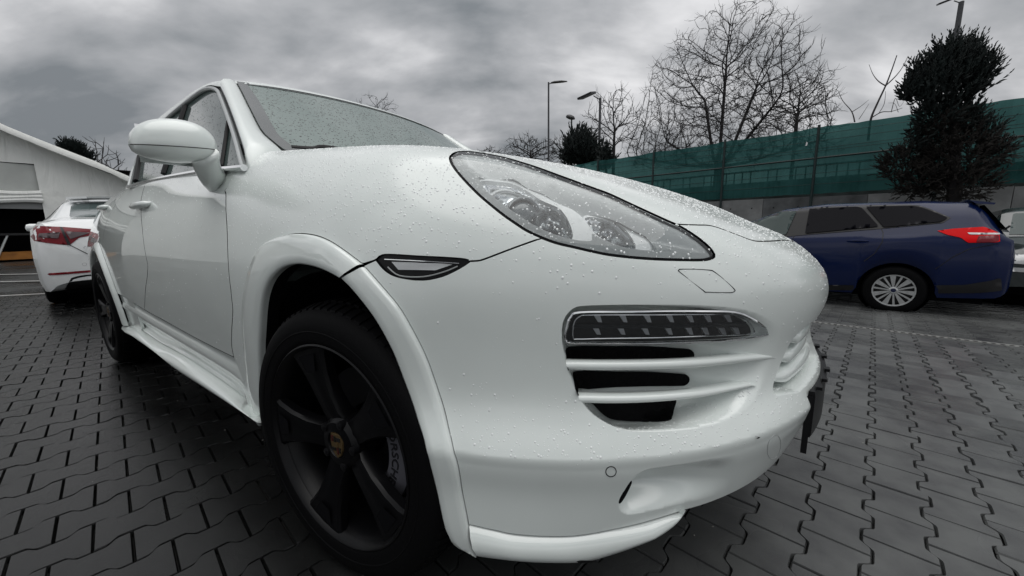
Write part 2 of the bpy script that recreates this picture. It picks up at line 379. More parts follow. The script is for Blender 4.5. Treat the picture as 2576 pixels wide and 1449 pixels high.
def glass(name, tint, body, mixb, rough=.02, drops=0.0, scale=90):
    """wet window: sheer tint, a misted film and a mirror coat"""
    m = bpy.data.materials.new(name); m.use_nodes = True; nt = m.node_tree; nt.nodes.clear(); N = nt.nodes.new; L = nt.links.new
    out = N('ShaderNodeOutputMaterial'); t = N('ShaderNodeBsdfTransparent'); t.inputs[0].default_value = (*tint, 1)
    d = N('ShaderNodeBsdfDiffuse'); d.inputs[0].default_value = (*body, 1)
    mx = N('ShaderNodeMixShader'); mx.inputs[0].default_value = mixb; L(t.outputs[0], mx.inputs[1]); L(d.outputs[0], mx.inputs[2])
    g = N('ShaderNodeBsdfGlossy'); g.inputs['Roughness'].default_value = rough; g.inputs[0].default_value = (1, 1, 1, 1)
    fr = N('ShaderNodeFresnel'); fr.inputs[0].default_value = 1.5
    m2 = N('ShaderNodeMixShader'); L(fr.outputs[0], m2.inputs[0]); L(mx.outputs[0], m2.inputs[1]); L(g.outputs[0], m2.inputs[2]); L(m2.outputs[0], out.inputs[0])
    if drops:
        tc = N('ShaderNodeTexCoord'); vo = N('ShaderNodeTexVoronoi'); vo.inputs['Scale'].default_value = scale
        mp = N('ShaderNodeMapping'); mp.inputs['Scale'].default_value = (.8, 1, .62); L(tc.outputs['Object'], mp.inputs[0]); L(mp.outputs[0], vo.inputs['Vector'])
        cr = N('ShaderNodeSeparateColor'); L(vo.outputs['Color'], cr.inputs[0])
        th = N('ShaderNodeMapRange'); th.inputs[1].default_value = 0; th.inputs[2].default_value = 1; th.inputs[3].default_value = .12; th.inputs[4].default_value = .42; L(cr.outputs[1], th.inputs[0])
        df = N('ShaderNodeMath'); df.operation = 'SUBTRACT'; L(th.outputs[0], df.inputs[0]); L(vo.outputs['Distance'], df.inputs[1])
        mk_ = N('ShaderNodeMath'); mk_.operation = 'LESS_THAN'; L(cr.outputs[0], mk_.inputs[0]); mk_.inputs[1].default_value = .6
        h = N('ShaderNodeMapRange'); h.inputs[1].default_value = 0; h.inputs[2].default_value = .12; L(df.outputs[0], h.inputs[0])
        mm = N('ShaderNodeMath'); mm.operation = 'MULTIPLY'; L(h.outputs[0], mm.inputs[0]); L(mk_.outputs[0], mm.inputs[1])
        bp = N('ShaderNodeBump'); bp.inputs['Strength'].default_value = 1; bp.inputs['Distance'].default_value = .006; L(mm.outputs[0], bp.inputs['Height'])
        L(bp.outputs[0], g.inputs['Normal']); L(bp.outputs[0], fr.inputs['Normal'])
        # a bead lenses the dark ground: film is clear there
        mf = N('ShaderNodeMapRange'); mf.inputs[3].default_value = mixb; mf.inputs[4].default_value = mixb*drops; L(mm.outputs[0], mf.inputs[0]); L(mf.outputs[0], mx.inputs[0])
    return m
M_WIND = glass('windscreen_glass', (.42, .50, .48), (.36, .44, .415), .58)
M_SIDE = glass('side_glass', (.14, .19, .18), (.11, .16, .152), .5)
M_LENS = glass('clear_lens', (.97, .985, .985), (.7, .72, .72), .03, rough=.01)

SUV = empty('suv', (-1.45, 0, 0)); SUV['world_space'] = 1
tag(SUV, 'wet white luxury SUV with black rims, close up, filling the foreground', 'car')
# ------------------------------------------------------------------ surveyed outlines
HL = crom(hit(tr('c3', [(150,260),(175,225),(230,205),(330,205),(450,222),(600,250),(760,295),(900,340),(1050,395),(1200,450),(1350,505),(1500,560),(1640,625),(1780,690),(1900,745),(2010,795),(2100,835),(2200,895),(2290,960),(2355,1020),(2392,1075),(2385,1105),(2330,1125),(2250,1130),(2100,1128),(1900,1122),(1700,1108),(1500,1085),(1350,1055),(1200,1020),(1050,985),(930,940),(800,880),(700,815),(600,745),(500,665),(400,580),(300,480),(220,390),(170,320)])), 3, True)
HLa = ab(np.array(HL)); iTop, iHood, iSeam = 4*3, 16*3, 31*3
seam = crom(hit(tr('c3', [(925,940),(700,1020),(450,1115),(380,1132),(310,1132)])), 4)
lamp_uv = tr('c2', [(1530,1255),(1480,1238),(1200,1222),(985,1212),(935,1245),(990,1310),(1070,1352),(1220,1372),(1350,1350),(1460,1300)])
LAMP = hit(lamp_uv); lampT = crom(LAMP[:5], 4); lampB = crom(list(LAMP[4:])+[LAMP[0]], 4)
fl_out_uv = [(645,1036),(640,1007),(626,941),(618,862),(614,795),(616,750),(622,712),(639,655),(661,618)]+tr('c2', [(300,1110),(420,1080),(540,1088),(640,1125),(740,1190),(850,1272)])
fl_out2_uv = tr('c5', [(530,105),(600,185),(680,280),(740,380),(800,500),(850,640),(890,780),(930,940),(955,1080),(975,1180),(990,1260),(1010,1325),(1022,1350)])
fl_in_uv = [(650,1075),(650,1030),(649,980)]+tr('c5', [(67,480),(70,400),(80,260),(110,170),(165,115),(230,98),(300,108),(360,130),(415,160)])
fl_in2_uv = tr('c5', [(415,160),(470,215),(560,330),(640,470),(700,620),(750,760),(790,900),(830,1060),(870,1240),(890,1290),(903,1316),(935,1342),(985,1360)])
FO, FO2 = crom(hit(fl_out_uv), 4), crom(hit(fl_out2_uv), 4)
door_f_uv = tr('c1', [(1283,655),(1290,690),(1295,850),(1300,1000),(1315,1200)])+tr('d7', [(1475,150),(1490,300),(1480,480),(1480,640),(1500,742)])
DF = crom(hit(door_f_uv), 3)
def on_top(x, y):
    z = np.linspace(.6, 1.4, 400); P = np.stack([np.full(400, x), np.full(400, y), z], 1); f = F(P); return P[np.argmax(f > 0)-1]
hood_side = [on_top(x, y) for x, y in [(.20,-.62),(.0,-.635),(-.3,-.65),(-.55,-.66)]]
fender_top = hit([(700,376)])
hood_seam = crom(hit([(1690,563),(1720,565),(1755,566),(1794,569),(1853,590),(1887,603),(1910,607),(1947,606),(1975,604)]), 4)
hs_c = np.array((TC.k[9], 0, 0)); 
def nose_pt(z): return np.array((float(RR(np.array([math.pi/2]), np.array([z]))[0]), 0, z))
hood_tip = hit([(1985,604)])[0]; ztip = .868
nose = [nose_pt(z) for z in (.866, .82, .76, .70, .64, .60, .56, .52, .475, .42, .36, .315)]
low = [np.array((r*math.sin(s), -r*math.cos(s), .312)) for s in np.linspace(math.pi/2-.03, .42, 30) for r in [float(RR(np.array([s]), np.array([.312]))[0])]]
LIPTOP = crom(hit(tr('c6', [(230,570),(400,610),(480,628),(700,645),(900,640),(1100,605),(1300,560),(1450,515),(1560,480)])), 4)
LIPBOT_uv = tr('c6', [(300,770),(420,785),(600,800),(800,805),(950,797),(1100,755),(1250,700),(1380,645),(1480,585),(1530,535),(1562,484)])
# fender panel
mirror_corner = hit([(566,470)])[0]
fend = list(HL[iTop:][::-1][:0])
fend = [HL[i] for i in range(iTop, -1, -1)]+[HL[i] for i in range(len(HL)-1, iSeam-1, -1)]+seam[1:]+lampT[1:]+list(FO[::-1])+list(hit([(628,1030),(612,960)]))+DF[::-1]+list(hit([(600,430),(612,420)]))+[np.array((-.72,-.80,1.178)), np.array((-.63,-.72,1.205)), hood_side[-1]]+hood_side[::-1][1:]
fender_o, fender_l = panel('front_fender', ab(np.array(fend)), M_PAINT, SUV, mirror='copy')
# hood
hoodp = [HL[i] for i in range(iTop, iHood+1)]+hood_seam[1:]+[nose_pt(.868)*np.array((1,0,1))]
top_c = [on_top(x, 0.0) for x in (.85, .6, .3, 0, -.3, -.44)]
rear_e = [on_top(-.44-.25*y*y, -y) for y in (.15, .3, .45, .58)]
hoodp = hoodp+top_c+rear_e+hood_side[::-1]
hood_o = panel('hood', ab(np.array(hoodp)), M_PAINT, SUV)
# ------------------------------------------------------------------ front bumper with its intakes
ss = lambda x: (lambda t: t*t*(3-2*t))(np.clip(x, 0, 1))
def sang(P): return np.pi/2-np.arctan2(np.abs(P[:, 1]), P[:, 0])
INT = ab(np.array(crom(hit(tr('c4', [(202,420),(206,330),(226,270),(270,218),(340,190),(600,181),(900,180),(1200,183),(1450,202),(1600,238),(1700,290),(1760,345),(1782,400),(1765,470),(1730,580),(1670,700),(1590,850),(1480,960),(1350,1025),(1200,1062),(1000,1085),(800,1092),(650,1078),(540,1040),(430,975),(360,895),(310,815),(250,660),(215,520)])), 3, True)))
SCP = ab(np.array(crom(hit(tr('c6', [(1148,430),(1160,400),(1190,350),(1228,296),(1260,262),(1330,226),(1500,200),(1700,166),(1870,140),(1900,200),(1880,290),(1800,370),(1690,408),(1560,438),(1420,474),(1300,501),(1215,515),(1165,498),(1145,468)])), 3, True)))
_gl = list(hit(tr('c4', [(1990,300),(1905,365),(1850,425),(1805,505),(1768,590),(1736,670),(1708,765),(1710,815),(1738,836)])))
_gc = [np.array((RR(np.array([s]), np.array([z]))[0]*math.sin(s), -RR(np.array([s]), np.array([z]))[0]*math.cos(s), z)) for s, z in ((math.pi/2-.30, .515), (math.pi/2-.15, .522), (math.pi/2-.002, .525), (math.pi/2-.002, .655), (math.pi/2-.12, .655))]
GRL = ab(np.array(_gl+_gc)); GRLO = ab(np.array(_gc[3:]+_gl+_gc[:3]))
_sI = sang(unab(INT)); sI0, sI1 = _sI.min(), _sI.max()
_sS = sang(unab(SCP)); sS0, sS1 = _sS.min(), _sS.max()
def int_depth(Q, P):
    d = polydist(Q, INT)*inpoly(Q, INT); t = (sI1-sang(P))/(sI1-sI0); return .088*ss((t-.02)/.62)*ss(d/(.045-.034*ss((t-.3)/.5)))
def bump_disp(Q, P):
    D = int_depth(Q, P)
    d = polydist(Q, SCP)*inpoly(Q, SCP); t = (sS1-sang(P))/(sS1-sS0); D = D+.052*ss((t-.03)/.8)*ss(d/(.058-.026*t))
    d = polydist(Q, GRLO, False)*inpoly(Q, GRL); D = D+.065*ss(d/.028)
    return D
_bz = lambda s_, z: np.array((RR(np.array([s_]), np.array([z]))[0]*math.sin(s_), -RR(np.array([s_]), np.array([z]))[0]*math.cos(s_), z))
BAND = ab(np.array([_bz(s_, .500) for s_ in np.linspace(.30, math.pi/2-.01, 40)]+[_bz(s_, .446) for s_ in np.linspace(math.pi/2-.01, .30, 40)]))
yl = abs(LIPTOP[-1][1])
bum = [HL[iHood]]+hood_seam[1:]+nose+[p for p in low if abs(p[1]) < yl-.01]+LIPTOP[::-1]+FO2[::-1][6:]+[LAMP[4]]+lampB[1:]+seam[::-1][1:]+[HL[i] for i in range(iSeam-1, iHood, -1)]
bump_o = panel('front_bumper', ab(np.array(bum)), M_PAINT, SUV, disp=bump_disp, loops=[INT, SCP, GRL], fine=[(INT, .0065), (SCP, .0045), (GRL, .005), (BAND, .0055)], sp=.014)
def patch(name, uv, off, mat, parent, sp=.012, disp=None, holes=(), gap=0.0, rim=.004, closed_n=3, P3=None, mirror='copy'):
    P = P3 if P3 is not None else hit(uv); P = np.array(crom(P, closed_n, True)) if closed_n else P
    return panel(name, ab(P), mat, parent, holes=holes, sp=sp, gap=gap, disp=disp, off=off, rim=rim, mirror=mirror)
def mirr(o):
    me = o.data.copy()
    for v in me.vertices: v.co.y *= -1
    me.flip_normals(); q = bpy.data.objects.new(o.name.split('.')[0], me); COL.objects.link(q); q.parent = o.parent; q.location = o.location; return q
def on_surf(uv, off): P = hit(uv); return P+off*gradF(P)
M_MESH = pbr('black_grille_mesh', (.003, .003, .0035), rough=.6, bump=.6, bscale=90, spec=.1)
# black mesh deep in the side intake
for hp in ([(255,484),(600,480),(1000,479),(1085,484),(1104,520),(1085,560),(1020,580),(600,582),(262,580)], [(290,664),(600,664),(1000,666),(1060,676),(1076,720),(1060,775),(1000,800),(600,812),(335,814)], [(395,900),(600,900),(960,892),(1015,900),(1027,950),(1010,1005),(940,1030),(640,1041),(545,1012),(455,958)]):
    uv_ = tr('c4', hp); P0 = hit(uv_); d0 = np.maximum(int_depth(ab(P0), P0)-.010, .0); P1 = np.array([hit([q], -d)[0] for q, d in zip(uv_, d0)]); P1 = P1+gradF(P1)*d0[:, None]
    patch('intake_mesh', None, 0, M_MESH, bump_o, P3=P1, disp=lambda Q, P: int_depth(Q, P)-.010, sp=.008)
def slat(name, top_uv, bot_uv, deep, mat, parent, n=24, off=-.004, rnd=.35):
    A = resample(crom(on_surf(top_uv, off), 5), n); B = resample(crom(on_surf(bot_uv, off), 5), n); rows = []
    for a, b in zip(A, B):
        N = gradF(a); N[2] *= .3; N /= np.linalg.norm(N); h = a-b
        rows.append([b-N*deep, b-N*.012, b-N*.003+h*.03, b+h*.2+N*.003, b+h*.5+N*.005, b+h*.8+N*.003, a-N*.004, a-N*.012-h*.02, a-N*deep-h*.15])
    o = MB().loft(rows, True, True, True).obj(name, mat, parent, smooth=60); mirr(o); return o
slat('slat', tr('c4', [(228,588),(500,592),(900,588),(1200,574),(1500,548),(1690,540),(1728,556)]), tr('c4', [(246,656),(500,662),(900,656),(1200,640),(1500,604),(1690,575),(1730,568)]), .022, M_PAINT, bump_o)
slat('slat', tr('c4', [(306,822),(600,828),(900,818),(1200,792),(1450,752),(1560,735),(1588,752)]), tr('c4', [(348,890),(600,894),(900,882),(1200,850),(1450,795),(1560,770),(1590,764)]), .022, M_PAINT, bump_o)
# centre grille louvres
for zt, zb_, sh in ((.650, .622, .30), (.607, .578, .345), (.565, .536, .385)):
    rows = []
    for s_ in np.linspace(math.pi/2-sh, math.pi/2+sh, 48):
        e = abs(s_-math.pi/2)/sh; ca, sa = math.cos(s_), math.sin(s_); r = RR(np.array([s_]), np.array([zt]))[0]; k = float(ss(np.array([(1-e)/.25]))[0]); row = []
        for d, z in ((.050, zt+.004), (.016, zt+.002), (.008, zt-.004), (.006, (zt+zb_)/2), (.010, zb_+.002), (.03, zb_)):
            dd_ = d+.02*(1-k); row.append(((r-dd_)*sa, -(r-dd_)*ca, zt+(z-zt)*(.35+.65*k)-.012*e*e))
        rows.append(row)
    MB().loft(rows, True, True, True).obj('louvre', M_PAINT2, bump_o, smooth=60)
# LED running light
led_uv = tr('c4', [(238,452),(246,330),(272,272),(335,241),(700,236),(1200,233),(1450,241),(1570,285),(1650,335),(1725,385),(1600,418),(1400,440),(1100,455),(700,464),(400,462)])
M_LEDC = pbr('led_reflector', (.62, .64, .66), rough=.3, metal=.6)
LEDP = empty('running_light', (0, 0, 0)); LEDP.parent = SUV; LEDP.location = -Vector(SUV.location)
patch('lamp_body', led_uv, -.016, M_BLACK, LEDP)
for cr, rr, offf in ((led_uv, .0030, -.006), (tr('c4', [(288,425),(296,320),(340,272),(420,262),(900,260),(1300,258),(1480,268),(1570,320),(1605,390),(1540,402),(1300,412),(900,426),(500,432),(330,436)]), .0014, -.009)):
    o = MB().tube(crom(on_surf(cr, offf), 4, True), rr, 6, True).obj('chrome_frame', M_CHROME, LEDP); mirr(o)
o = MB().tube(crom(on_surf(tr('c4', [(290,345),(700,346),(1100,342),(1540,325)]), -.011), 6), .0045, 6).obj('middle_bar', pbr('smoked_bar', (.05, .055, .06), rough=.2, metal=.6), LEDP); mirr(o)
for xs, y0 in (((475, 660, 835, 1000, 1145, 1275, 1420), 290), ((465, 645, 820, 990, 1140, 1255, 1380, 1480), 380)):
    for x in xs:
        w = 34+.0*x
        q = on_surf(tr('c4', [(x-w, y0-24), (x+w*.3, y0-24), (x+w*.75, y0+26), (x-w*.1, y0+24)]), -.0095); N = gradF(q)
        b = q-.012*N
        o = MB().add(list(q)+list(b), [(0,1,2,3),(0,4,5,1),(1,5,6,2),(2,6,7,3),(3,7,4,0)]).obj('led_cell', M_LEDC, LEDP, smooth=False); mirr(o)
M_LENS2 = glass('running_light_lens', (.93, .94, .95), (.4, .42, .44), .02, rough=.02)
patch('clear_cover', led_uv, -.0035, M_LENS2, LEDP)
# little round covers and the washer flap: dark joint lines
def joint(name, uv, r, parent, n=4, off=-.0002, closed=True, mat=None):
    o = MB().tube(crom(on_surf(uv, off), n, closed), r, 5, closed).obj(name, mat or M_GASK, parent); mirr(o); return o
joint('parking_sensor', tr('c6', [(1102+32*math.cos(a), 245-31*math.sin(a)) for a in np.linspace(0, 2*math.pi, 12, False)]), .0011, bump_o)
joint('tow_eye_cover', tr('c6', [(2104+40*math.cos(a)+10*math.sin(a), 93-74*math.sin(a)) for a in np.linspace(0, 2*math.pi, 14, False)]), .0008, bump_o, mat=M_SATIN)
joint('washer_flap', [(1708,680),(1716,677),(1780,679),(1800,686),(1845,725),(1847,733),(1835,736),(1782,735),(1768,730),(1712,686)], .0010, bump_o)
o = patch('scoop_slot', tr('c6', [(1150,440),(1160,400),(1190,345),(1225,302),(1232,318),(1222,360),(1200,410),(1170,440)]), 0, M_DARK, bump_o, disp=lambda Q, P: .25*bump_disp(Q, P), sp=.006)
# chipped paint on the lower edges
for uv in (tr('c6', [(1985,40),(2000,28),(2012,30),(2000,38)]), tr('c6', [(885,772),(905,765),(1000,768),(1060,758),(1000,775),(900,783)])):
    P = hit(uv, .012 if uv[0][1] > 1350 else 0.0); N = gradF(P); P = P+N*(.003 if uv[0][1] < 1350 else .008)
    MB().add(list(P), [tuple(range(len(P)))]).obj('paint_chip', M_GASK, bump_o, smooth=False)
# lower lip
A = resample(LIPTOP, 40); B = resample(crom(hit(LIPBOT_uv, .012), 5), 40); rows = []
for i, (a, b) in enumerate(zip(A, B)):
    N = gradF(a); N[2] = 0; N /= np.linalg.norm(N); k = min(1, (39-i)/8)
    rows.append([a-N*.03, a-N*.001-np.array((0,0,.003)), a*.75+b*.25+N*.012*k, a*.45+b*.55+N*.018*k, a*.15+b*.85+N*.010*k, b, b-N*.012-np.array((0,0,.004)), b-N*.10])
o = MB().loft(rows).obj('lower_lip', M_PAINT2, bump_o, smooth=True); mirr(o)
# ------------------------------------------------------------------ wheel arch flares
def flare(name, O_, I_, parent, n=60, th=.016):
    O2 = resample(O_, n); I2 = resample(I_, n); rows = []; back = []
    cols = [O2-.004*gradF(O2)]
    for t, h in ((.02, .007), (.08, .011), (.3, th*.85), (.65, th), (.93, th*.95), (1, th*.75)):
        q = O2*(1-t)+I2*t
        for _ in range(4): q = q-(F(q)-h)[:, None]*gradF(q)
        cols.append(q)
    l = cols[-1]; cols += [l+np.array((0, .008, 0)), l+np.array((0, .018, 0))]; rows = list(np.stack(cols, 1)); back = [[p+np.array((0, .0182, 0)), p+np.array((0, .05, 0))] for p in l]
    o = MB().loft(rows).obj(name, M_PAINT2, parent, smooth=True); mirr(o); o2 = MB().loft(back).obj('arch_edge_trim', M_DARK, parent, smooth=True); mirr(o2); return o
flare('wheel_arch_flare', FO, crom(hit(fl_in_uv, .018), 4), fender_o)
_i2 = crom(hit(fl_in2_uv, .018), 4); FO2s = [FO2[0]*.55+FO2[1]*.45]+FO2[1:]; _i2[0] = _i2[0]*.6+_i2[1]*.4
flare('wheel_arch_flare', FO2s, _i2, bump_o, n=70, th=.013)
# ------------------------------------------------------------------ headlight
HLM = empty('headlight'); HLM.parent = SUV; HLM.location = -Vector(SUV.location)
HLi = inset(HLa, .0045); HLg = inset(HLa, .0065)
panel('seal', HLa, M_GASK, HLM, holes=[HLg], sp=.008, gap=0.0005, off=-.004, rim=.01, mirror='copy')
M_HOUS = pbr('headlight_grey', (.52, .545, .545), rough=.3, metal=.1, coat=.2)
M_BEZ = pbr('headlight_bezel', (.90, .92, .92), rough=.22, metal=.1)
M_REF = pbr('reflector', (.85, .87, .88), rough=.10, metal=1)
M_REFD = pbr('reflector_shade', (.34, .36, .37), rough=.18, metal=.9)
ch1 = ab(np.array(crom(hit(tr('c3', [(380,345),(440,335),(560,340),(700,350),(830,420),(980,480),(1100,560),(1220,610),(1320,700),(1390,800),(1405,890),(1380,935),(1290,947),(1180,932),(1040,890),(900,828),(760,742),(620,640),(500,550),(420,460)])), 3, True)))
ch1h = ab(np.array(crom(hit(tr('c3', [(405,365),(450,352),(560,360),(690,375),(820,440),(930,520),(1050,575),(1110,610),(1170,690),(1210,790),(1222,865),(1190,905),(1120,893),(1020,862),(900,795),(770,715),(640,620),(530,540),(440,455)])), 3, True)))
ch2 = ab(np.array(crom(hit(tr('c3', [(1310,690),(1390,660),(1500,688),(1620,735),(1750,805),(1870,865),(1930,940),(1940,1020),(1900,1032),(1750,1018),(1600,978),(1480,900),(1400,835)])), 3, True)))
ch2h = ab(np.array(crom(hit(tr('c3', [(1330,700),(1400,680),(1500,700),(1600,725),(1690,790),(1760,890),(1782,950),(1760,1002),(1690,992),(1600,960),(1500,890),(1420,830)])), 3, True)))
panel('housing', HLi, M_HOUS, HLM, holes=[inset(ch1, .002), inset(ch2, .002)], sp=.010, gap=0, disp=lambda Q, P: .007+.026*ss(polydist(Q, HLi)/.07), rim=.02, mirror='copy')
panel('bezel', ch1, M_BEZ, HLM, holes=[ch1h], sp=.008, gap=0, disp=lambda Q, P: .030+.0*Q[:, 0], rim=.05, mirror='copy')
panel('bezel', ch2, M_BEZ, HLM, holes=[ch2h], sp=.008, gap=0, disp=lambda Q, P: .030+.0*Q[:, 0], rim=.05, mirror='copy')
panel('reflector_bowl', ch1h, M_REF, HLM, sp=.009, gap=0, disp=lambda Q, P: .040+.075*ss(polydist(Q, ch1h)/.05), rim=.01, mirror='copy')
panel('reflector_bowl', ch2h, M_REF, HLM, sp=.009, gap=0, disp=lambda Q, P: .040+.06*ss(polydist(Q, ch2h)/.05), rim=.01, mirror='copy')
rf2 = ab(np.array(crom(hit(tr('c3', [(1000,575),(1080,590),(1150,660),(1200,770),(1218,860),(1185,905),(1100,888),(990,848),(915,790),(895,700),(930,610)])), 3, True)))
panel('low_beam_reflector', rf2, M_REFD, HLM, sp=.007, gap=0, disp=lambda Q, P: .034+.05*ss(polydist(Q, rf2)/.04), rim=.02, mirror='copy')
rf3 = ab(np.array(crom(hit(tr('c3', [(1520,705),(1600,728),(1700,830),(1775,940),(1755,1000),(1680,990),(1580,945),(1490,880),(1462,810),(1480,735)])), 3, True)))
panel('high_beam_reflector', rf3, M_REFD, HLM, sp=.007, gap=0, disp=lambda Q, P: .034+.045*ss(polydist(Q, rf3)/.035), rim=.02, mirror='copy')
def ring(name, uv, off, r0, r1, mat, ax=(.75, -.60, .10), dome=None):
    c = on_surf([uv], off)[0]; a = np.array(ax); a /= np.linalg.norm(a); x = np.cross((0, 0, 1.), a); x /= np.linalg.norm(x); y = np.cross(a, x); rows = []
    prof = [(r1, -.05), (r1, 0), ((r0+r1)/2, .006), (r0, 0), (r0, -.02)] if dome is None else [(r1, -.002)]+[(r1*math.cos(t), dome*math.sin(t)) for t in np.linspace(.1, 1.5, 7)]
    for r, h in prof: rows.append([c+a*h+r*(math.cos(t)*x+math.sin(t)*y) for t in np.linspace(0, 2*math.pi, 28, False)])
    o = MB().loft(rows, True, False, dome is not None).obj(name, mat, HLM, smooth=50); mirr(o); return o
p1 = tr('c3', [(790, 615)])[0]
ring('projector_ring', p1, -.052, .033, .041, M_CHROME)
M_PROJ = pbr('projector_glass', (.12, .14, .15), rough=.03, coat=1, spec=.8)
ring('projector_lens', p1, -.058, 0, .033, M_PROJ, dome=.014)
ring('barrel', tr('c3', [(620, 520)])[0], -.075, .044, .052, M_BEZ, ax=(.7, -.7, .05))
ring('bulb_cap', tr('c3', [(1035, 712)])[0], -.055, .006, .012, M_CHROME)
ring('bulb_cap', tr('c3', [(1560, 790)])[0], -.05, .005, .011, M_CHROME)
panel('lens', HLi, M_LENS, HLM, sp=.012, gap=0.0, off=-.001, rim=.003, mirror='copy')
# side marker lamp
SML = empty('side_marker_lamp'); SML.parent = SUV; SML.location = -Vector(SUV.location)
patch('lamp_frame', lamp_uv, -.005, M_BLACK, SML, sp=.008, closed_n=2)
def ribbed():
    m = pbr('ribbed_lens', (.85, .87, .88), rough=.15, coat=.6); nt = m.node_tree; N = nt.nodes.new; L = nt.links.new; b = nt.nodes['Principled BSDF']
    tc = N('ShaderNodeTexCoord'); w = N('ShaderNodeTexWave'); w.bands_direction = 'Z'; w.inputs['Scale'].default_value = 140; L(tc.outputs['Object'], w.inputs[0])
    r = N('ShaderNodeValToRGB'); r.color_ramp.elements[0].color = (.30, .32, .33, 1); r.color_ramp.elements[1].color = (.85, .87, .88, 1); L(w.outputs[0], r.inputs[0]); L(r.outputs[0], b.inputs[0])
    bp = N('ShaderNodeBump'); bp.inputs['Strength'].default_value = .6; bp.inputs['Distance'].default_value = .002; L(w.outputs[0], bp.inputs['Height']); L(bp.outputs[0], b.inputs['Normal']); return m
patch('lamp_lens', tr('c2', [(1028,1257),(1420,1272),(1305,1312),(1072,1308)]), -.0025, ribbed(), SML, sp=.008, closed_n=0)
o = MB().tube(crom(on_surf(tr('c2', [(985,1240),(1200,1250),(1460,1266)]), -.002), 4), .0014, 5).obj('chrome_line', M_CHROME, SML); mirr(o)
o = MB().tube(crom(on_surf(tr('c2', [(1005,1290),(1080,1345),(1230,1352),(1360,1322),(1450,1285)]), -.002), 4), .0014, 5).obj('chrome_line', M_SATIN, SML); mirr(o)
# number plate holder on the nose
PH = empty('plate_holder'); PH.parent = SUV; PH.location = -Vector(SUV.location)
rows = []
for y in np.linspace(-.27, .27, 25):
    s = math.pi/2+math.asin(y/1.03); x = float(RR(np.array([s]), np.array([.46]))[0])*math.cos(math.asin(y/1.03))+.003
    rows.append([(x-.006, y, .395), (x+.006, y, .392), (x+.008, y, .40), (x+.008, y, .50), (x+.006, y, .512), (x-.006, y, .512)])
MB().loft(rows, True, True, True).obj('frame', M_BLACK, PH, smooth=40)
for y in (-.24, -.17, -.08, .05, .16, .24):
    s = math.asin(y/1.03); x = float(RR(np.array([math.pi/2+s]), np.array([.46]))[0])*math.cos(s)+.010
    MB().box((x-.006, y-.012, .512), (x+.006, y+.012, .52)).obj('clip', M_BLACK, PH, smooth=False)
s = math.asin(-.27/1.03); x = float(RR(np.array([math.pi/2+s]), np.array([.46]))[0])*math.cos(s)
MB().box((x-.006, -.276, .35), (x+.006, -.264, .50)).obj('end_cap', M_BLACK, PH, smooth=False)
# ------------------------------------------------------------------ doors and flank
belt = crom(hit(tr('c1', [(1385,528),(1250,535),(1080,556),(870,596),(735,636)])), 4)
seam_low_uv = tr('d7', [(1570,790),(1500,742),(1350,670),(1100,540),(850,400),(650,290),(400,130)])
SLOW = crom(hit(seam_low_uv), 4)
rear_seam = crom(hit(tr('c1', [(832,604),(806,700),(805,770),(815,900),(838,1050),(842,1120),(830,1220)])+tr('d7', [(650,290)])), 4)
def split_at(L, P):
    i = int(np.argmin([np.linalg.norm(q-P) for q in L])); return L[:i], L[i:]
bF, bR = split_at(belt, rear_seam[0]); sF, sR = split_at(SLOW, rear_seam[-1])
sF = [p for p in sF if p[0] < DF[-1][0]-.005]
AX = np.array((-2.895, 0, .37))
arc = lambda r, a0, a1, n: [(AX[0]+r*math.cos(a), AX[2]+r*math.sin(a)) for a in np.linspace(R_(a0), R_(a1), n)]
fd = [p[[0, 2]] for p in DF]+[p[[0, 2]] for p in sF]+[p[[0, 2]] for p in rear_seam[::-1]]+[p[[0, 2]] for p in bF[::-1]]+[hit([(604,432)])[0][[0, 2]]]
door_o, door_l = panel('front_door', np.array(fd), M_PAINT_DIM, SUV, un=unxz, sp=.018, gap=.0026, mirror='copy')
sR2 = [p[[0, 2]] for p in sR if p[0] > AX[0]+.50]
a_end = math.degrees(math.asin((sR2[-1][1]-AX[2])/.475))
rd = [p[[0, 2]] for p in rear_seam[::-1]][::-1]+sR2+arc(.475, max(a_end, 5), 58, 14)+[(-2.62, .90), (-2.50, 1.05), (-2.34, 1.19)]+[p[[0, 2]] for p in bR[::-1]]
rdoor_o, rdoor_l = panel('rear_door', np.array(rd), M_PAINT_DIM, SUV, un=unxz, sp=.018, gap=.0026, mirror='copy')
qp = [(-2.34, 1.19), (-2.50, 1.05), (-2.62, .90)]+arc(.475, 58, 178, 24)+[(-3.45, .36), (-3.72, .40), (-3.75, .8), (-3.72, 1.05), (-3.6, 1.21), (-3.0, 1.205)]
quarter_o, _ = panel('rear_quarter_panel', np.array(qp), M_PAINT_DIM, SUV, un=unxz, sp=.03, mirror='copy')
panel('rear_sill_panel', np.array([(-2.10, .36), (-2.10, .62), (-2.40, .68)]+arc(.478, 38, -8, 8)+[(-2.42, .31), (-2.2, .31)]), M_PAINT2, SUV, un=unxz, sp=.03, off=-.008, mirror='copy')
# tail end
rows = []
for x, k in ((-3.70, 1), (-3.80, .985), (-3.88, .93), (-3.93, .75), (-3.94, .3), (-3.94, 0)):
    rows.append([(x, -k*float(RR(np.array([-3.7]), np.array([z]))[0])*.998, .4+(z-.4)*(1 if k > .5 else 1)) for z in np.linspace(.38, 1.22, 16)])
MB().loft(rows).loft([[(x, -y, z) for x, y, z in r][::-1] for r in rows]).obj('tailgate', M_PAINT2, SUV)
